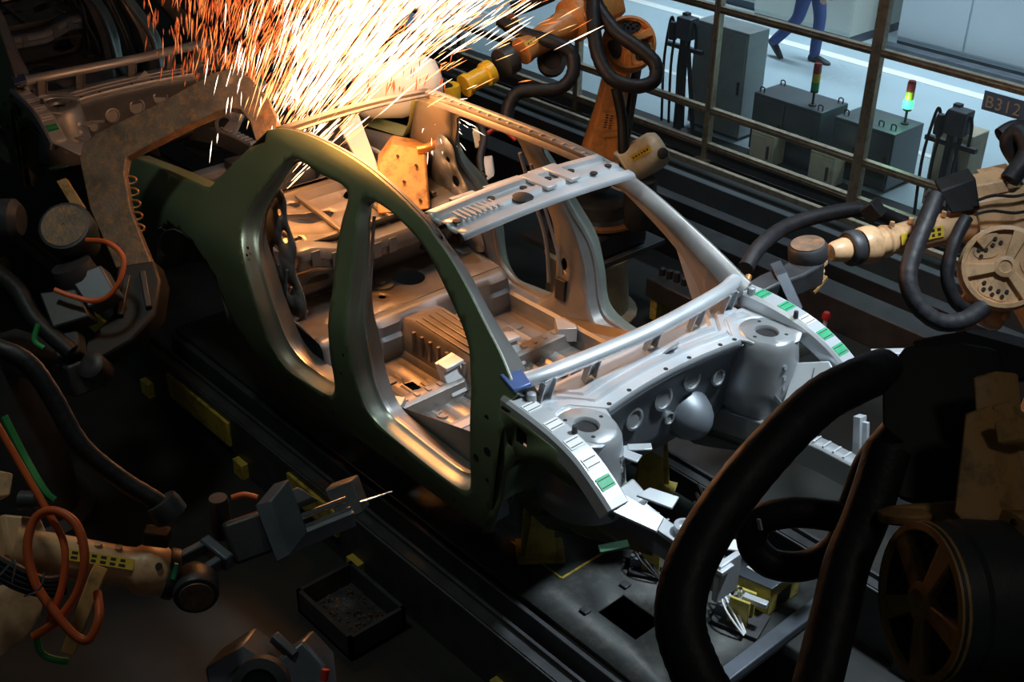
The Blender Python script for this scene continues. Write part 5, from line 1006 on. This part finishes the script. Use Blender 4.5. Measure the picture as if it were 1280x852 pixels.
q = MB(); q.prism([(-2.357, -1.530, 0.882), (-2.309, -1.394, 0.917), (-2.194, -1.389, 0.818), (-2.215, -1.520, 0.774)], -nrm * .10); q.build('transformer', 'dark_blue_metal', r5, bevel=.01)
q = MB(); q.prism([(-2.391, -1.662, 0.833), (-2.313, -1.520, 0.836), (-2.179, -1.533, 0.753), (-2.235, -1.687, 0.724)], -nrm * .10); q.build('valve_block', 'dark_metal', r5, bevel=.01)
q = MB(); q.lathe((-2.790, -1.616, 1.032), cr_, [(.10, -.1), (.10, .05), (.07, .08)], 20); q.build('side_motor', 'dark_metal', r5)
ring_hose([(-2.337, -1.425, 1.037), (-2.251, -1.364, 1.037), (-2.162, -1.343, 0.989), (-2.116, -1.393, 0.912), (-2.124, -1.456, 0.850), (-2.161, -1.513, 0.831), (-2.230, -1.575, 0.848), (-2.293, -1.623, 0.871)], .012, 8).build('air_hose', 'orange_hose', r5)
ring_hose([(-2.228, -1.744, 0.769), (-2.212, -1.780, 0.708), (-2.171, -1.760, 0.678)], .012, 8).build('green_cable', 'green_cable', r5)
ring_hose([(-2.678, -1.780, 0.901), (-2.493, -1.722, 0.832), (-2.332, -1.717, 0.734), (-2.152, -1.650, 0.623)], .04, 10).build('dress_hose', 'rubber', r5)
q = MB(); q.prism([(-2.840, -1.326, 1.133), (-2.816, -1.287, 1.147), (-2.659, -1.285, 1.050), (-2.686, -1.326, 1.037)], -nrm * .03); q.build('yellow_strut', 'robot_ochre', r5, bevel=.003)
q = MB(); q.lathe(V((-2.413, -0.397, 1.265)) - nrm * .03, (.02, .03, -1), [(.035, -.03), (.035, .05), (.02, .09), (.02, .20), (.010, .23)], 16); q.build('electrode', 'copper', r5)
q = MB(); q.lathe((-2.95, -1.75, FZ), (0, 0, 1), [(.34, 0), (.34, .04), (.26, .06), (.24, .5), (.15, .8), (.12, 1.05)], 24); q.build('gun_pedestal', 'dark_metal', r5)
q = MB(); q.beam((-2.92, -1.70, .32), (-2.124, -1.610, 0.495), .16, .16); q.build('pedestal_arm', 'dark_metal', r5, bevel=.015)
q = MB(); q.lathe((-2.114, -1.597, 0.557), nrm, [(.06, -.12), (.065, 0), (.05, .012), (.02, .012)], 18); q.build('pivot_boss', 'dark_metal', r5)
q = MB(); q.prism([(-2.249, -1.698, 0.689), (-2.194, -1.595, 0.699), (-2.129, -1.623, 0.624), (-2.171, -1.718, 0.608)], -nrm * .08); q.build('cable_block', 'dark_metal', r5, bevel=.01)
for k, (a, b) in enumerate((((-2.340, -1.188, 0.797), (-2.170, -1.258, 0.700)), ((-2.377, -1.245, 0.779), (-2.227, -1.376, 0.676)))):
    q = MB(); q.beam(a, b, .03, .03); q.build('bracket_rib', 'dark_metal', r5, bevel=.006)
# copper coil springs beside the frame
for k in range(5):
    p = V((-2.786, -0.983, 1.062)).lerp(V((-2.581, -1.070, 0.902)), k / 4)
    q = MB(); q.tube([p + cr_ * .03 * math.cos(a) + cu_ * .018 * math.sin(a) for a in [2 * PI * i / 10 for i in range(11)]], .006, 6, 3); q.build('shunt_strap', 'copper', r5)

# ---- gun head on the floor in front (bottom edge)
g6 = thing('weld_gun_head', ((-0.038, -1.999, 0.380)[0], (-0.038, -1.999, 0.380)[1], FZ), 'dark grey weld gun head at the bottom edge with a red tip', 'weld gun')
q = MB(); q.prism([(-0.179, -2.121, 0.516), (-0.165, -1.993, 0.548), (-0.057, -1.931, 0.482), (0.029, -1.977, 0.419), (-0.073, -2.163, 0.433)], (-.08, .10, -.04)); q.build('gun_body', 'dark_blue_metal', g6, bevel=.01)
q = MB(); q.prism([(-0.091, -1.926, 0.471), (-0.081, -1.811, 0.512), (0.011, -1.791, 0.459), (0.101, -1.843, 0.383), (-0.003, -1.960, 0.381)], (-.06, .08, -.04)); q.build('gun_block', 'dark_blue_metal', g6, bevel=.01)
q = MB(); q.beam((-0.150, -1.878, 0.522), (-0.065, -1.855, 0.480), .03, .04); q.build('gun_lever', 'dark_blue_metal', g6, bevel=.004)
q = MB(); q.lathe((0.018, -2.033, 0.528), toward((0.018, -2.033, 0.528)), [(.09, -.05), (.09, 0), (.06, .01), (.05, -.02)], 24); q.build('ring', 'dark_metal', g6)
q = MB(); q.cyl((0.126, -1.864, 0.526), (0.116, -1.849, 0.556), .013); q.build('red_plug', 'red', g6)
q = MB(); gp_ = V((-0.038, -1.999, 0.380)); q.lathe((gp_.x, gp_.y, FZ), (0, 0, 1), [(.2, 0), (.2, .03), (.06, .05), (.06, gp_.z - FZ)], 18); q.build('post', 'dark_metal', g6)
# scrap bin with swarf on the dark floor
bn = thing('scrap_bin', (-1.7, -1.8, FZ), 'dark scrap tray with glinting swarf on the floor', 'tray')
bx, by = (-1.146, -0.934, -0.700)[0:2]
bn.location = (bx, by, FZ)
q = MB(); q.box(bx - .22, bx + .22, by - .16, by + .16, FZ, FZ + .02); q.box(bx - .22, bx + .22, by - .16, by - .14, FZ, FZ + .14); q.box(bx - .22, bx + .22, by + .14, by + .16, FZ, FZ + .14); q.box(bx - .22, bx - .20, by - .16, by + .16, FZ, FZ + .14); q.box(bx + .20, bx + .22, by - .16, by + .16, FZ, FZ + .14); q.build('tray', 'dark_metal', bn)
q = MB()
for k in range(160):
    p = V((bx + random.uniform(-.18, .18), by + random.uniform(-.12, .12), FZ + .03 + random.random() * .02)); q.obox(p, (random.uniform(.002, .006), 0, .002), (0, random.uniform(.002, .006), 0), (0, 0, .002))
sw = q.build('swarf', 'copper', bn, smooth=0); sw['kind'] = 'stuff'
# red and white signal post near the far fender
sp = thing('marker_post', (-1.274, 3.044, -0.700), 'small post with red cap standing beyond the far fender', 'post')
p0 = V((-1.274, 3.044, -0.700)); q = MB(); q.lathe(p0, (0, 0, 1), [(.05, 0), (.05, .01), (.014, .012), (.014, .16)], 12); q.build('stem', 'white_paint', sp); q = MB(); q.lathe(p0 + V((0, 0, .16)), (0, 0, 1), [(.028, 0), (.03, .03), (.02, .05)], 12); q.build('cap', 'red', sp)
# dark equipment block by the pedestal
eq = thing('valve_manifold', (-2.062, 2.443, -0.700), 'dark valve manifold on the floor beside the robot pedestal', 'manifold')
p0 = V((-2.062, 2.443, -0.700)); q = MB(); q.box(p0.x - .2, p0.x + .2, p0.y - .12, p0.y + .12, FZ + .18, FZ + .32); q.build('manifold_block', 'dark_metal', eq, bevel=.01)
for k in (-1, 1): q = MB(); q.box(p0.x + k * .15 - .03, p0.x + k * .15 + .03, p0.y - .08, p0.y + .08, FZ, FZ + .18); q.build('leg', 'olive_yellow', eq, bevel=.004)
for k in range(6): q = MB(); q.lathe((p0.x - .16 + .065 * k, p0.y, FZ + .32), (0, 0, 1), [(.024, 0), (.024, .05 + .01 * (k % 3)), (.012, .06)], 10); q.build('valve', 'dark_metal', eq)

# ================================================================== SPARKS
def sparks(name, label, group, layers):
    vs, fs, mi, names = [], [], [], []
    for n, m, origin, gen, seed in layers:
        rnd = random.Random(seed); o = V(origin)
        if m not in names: names.append(m)
        for _ in range(n):
            p, d, ln, r = gen(rnd); p = o + p; d = d.normalized(); _, s, u = frame_of(d)
            b = p + d * ln; mid = p + d * ln * .6; k0 = len(vs)
            vs += [p] + [mid + s * r * math.cos(k * 2 * PI / 3) + u * r * math.sin(k * 2 * PI / 3) for k in range(3)] + [b]
            fs += [tuple(k0 + i for i in q) for q in ((0, 2, 1), (0, 3, 2), (0, 1, 3), (4, 1, 2), (4, 2, 3), (4, 3, 1))]; mi += [names.index(m)] * 6
    me = bpy.data.meshes.new(name); me.from_pydata([tuple(v) for v in vs], [], fs)
    for m in names: me.materials.append(MATS[m])
    me.polygons.foreach_set('material_index', mi)
    ob = bpy.data.objects.new(name, me); COL.objects.link(ob)
    return tag(ob, label, 'sparks', group, 'stuff')
def fan(t0, t1, s0, s1, l0, l1, r0, r1, xs=.22, pw=1.0, jit=.06):
    def g(rnd):
        th = math.radians(rnd.uniform(t0, t1)); d = V((rnd.gauss(-.06, xs), math.cos(th), math.sin(th))).normalized()
        s = s0 + (s1 - s0) * rnd.random() ** pw; p = d * s + V((0, 0, -.10 * s * s)); dd = (d + V((0, 0, -.16 * s)) + V((rnd.gauss(0, jit), rnd.gauss(0, jit), rnd.gauss(0, jit)))).normalized()
        return p, dd, rnd.uniform(l0, l1), rnd.uniform(r0, r1)
    return g
WO = (-2.42, -.90, .60)
def fall(rnd):
    p = V((rnd.uniform(-1.5, -.1), rnd.uniform(.55, 1.75), .55 + 1.8 * rnd.random())); return p, V((rnd.gauss(.05, .10), rnd.gauss(.20, .16), 1)), rnd.uniform(.03, .12), rnd.uniform(.003, .0065)
def burst(rnd):
    d = V((rnd.uniform(.2, .7), rnd.uniform(-.5, .3), rnd.uniform(-1.0, .15))).normalized(); s = rnd.random() ** .8 * .26; return d * s + V((0, 0, -.2 * s * s)), d, rnd.uniform(.03, .10), rnd.uniform(.0015, .003)
def front_fall(rnd):
    return V((rnd.uniform(-.06, .06), rnd.uniform(-.30, .30), rnd.uniform(-.25, .25))), V((rnd.gauss(0, .06), rnd.gauss(.28, .06), 1)), rnd.uniform(.05, .14), rnd.uniform(.002, .0045)
sparks('spark_shower', 'huge shower of white, gold and red weld sparks fanning up over the car rear', None, (
    (760, 'spark_white', WO, fan(40, 58, 1.05, 2.7, .08, .32, .0025, .0055, .09, .8, .04), 1),
    (90, 'spark_white', WO, fan(36, 56, .58, 1.1, .06, .20, .0018, .0035, .08, .8, .06), 7),
    (160, 'spark_white', WO, fan(55, 70, 1.0, 2.6, .06, .20, .002, .004, .12, .7, .05), 8),
    (750, 'spark_gold', WO, fan(39, 66, .85, 2.7, .07, .24, .002, .0042, .13, .8, .05), 2),
    (1700, 'spark_orange', (-2.95, -.70, .60), fan(40, 76, .95, 2.8, .04, .16, .002, .0045, .20, .75, .10), 3),
    (2800, 'spark_red', WO, fall, 4),
    (26, 'spark_white', (-2.352, -0.504, 1.461), front_fall, 6)))
sparks('spark_burst', 'small white spark burst at the far rear roof corner', None, ((60, 'spark_white', (-2.457, 0.640, 1.187), burst, 5),))
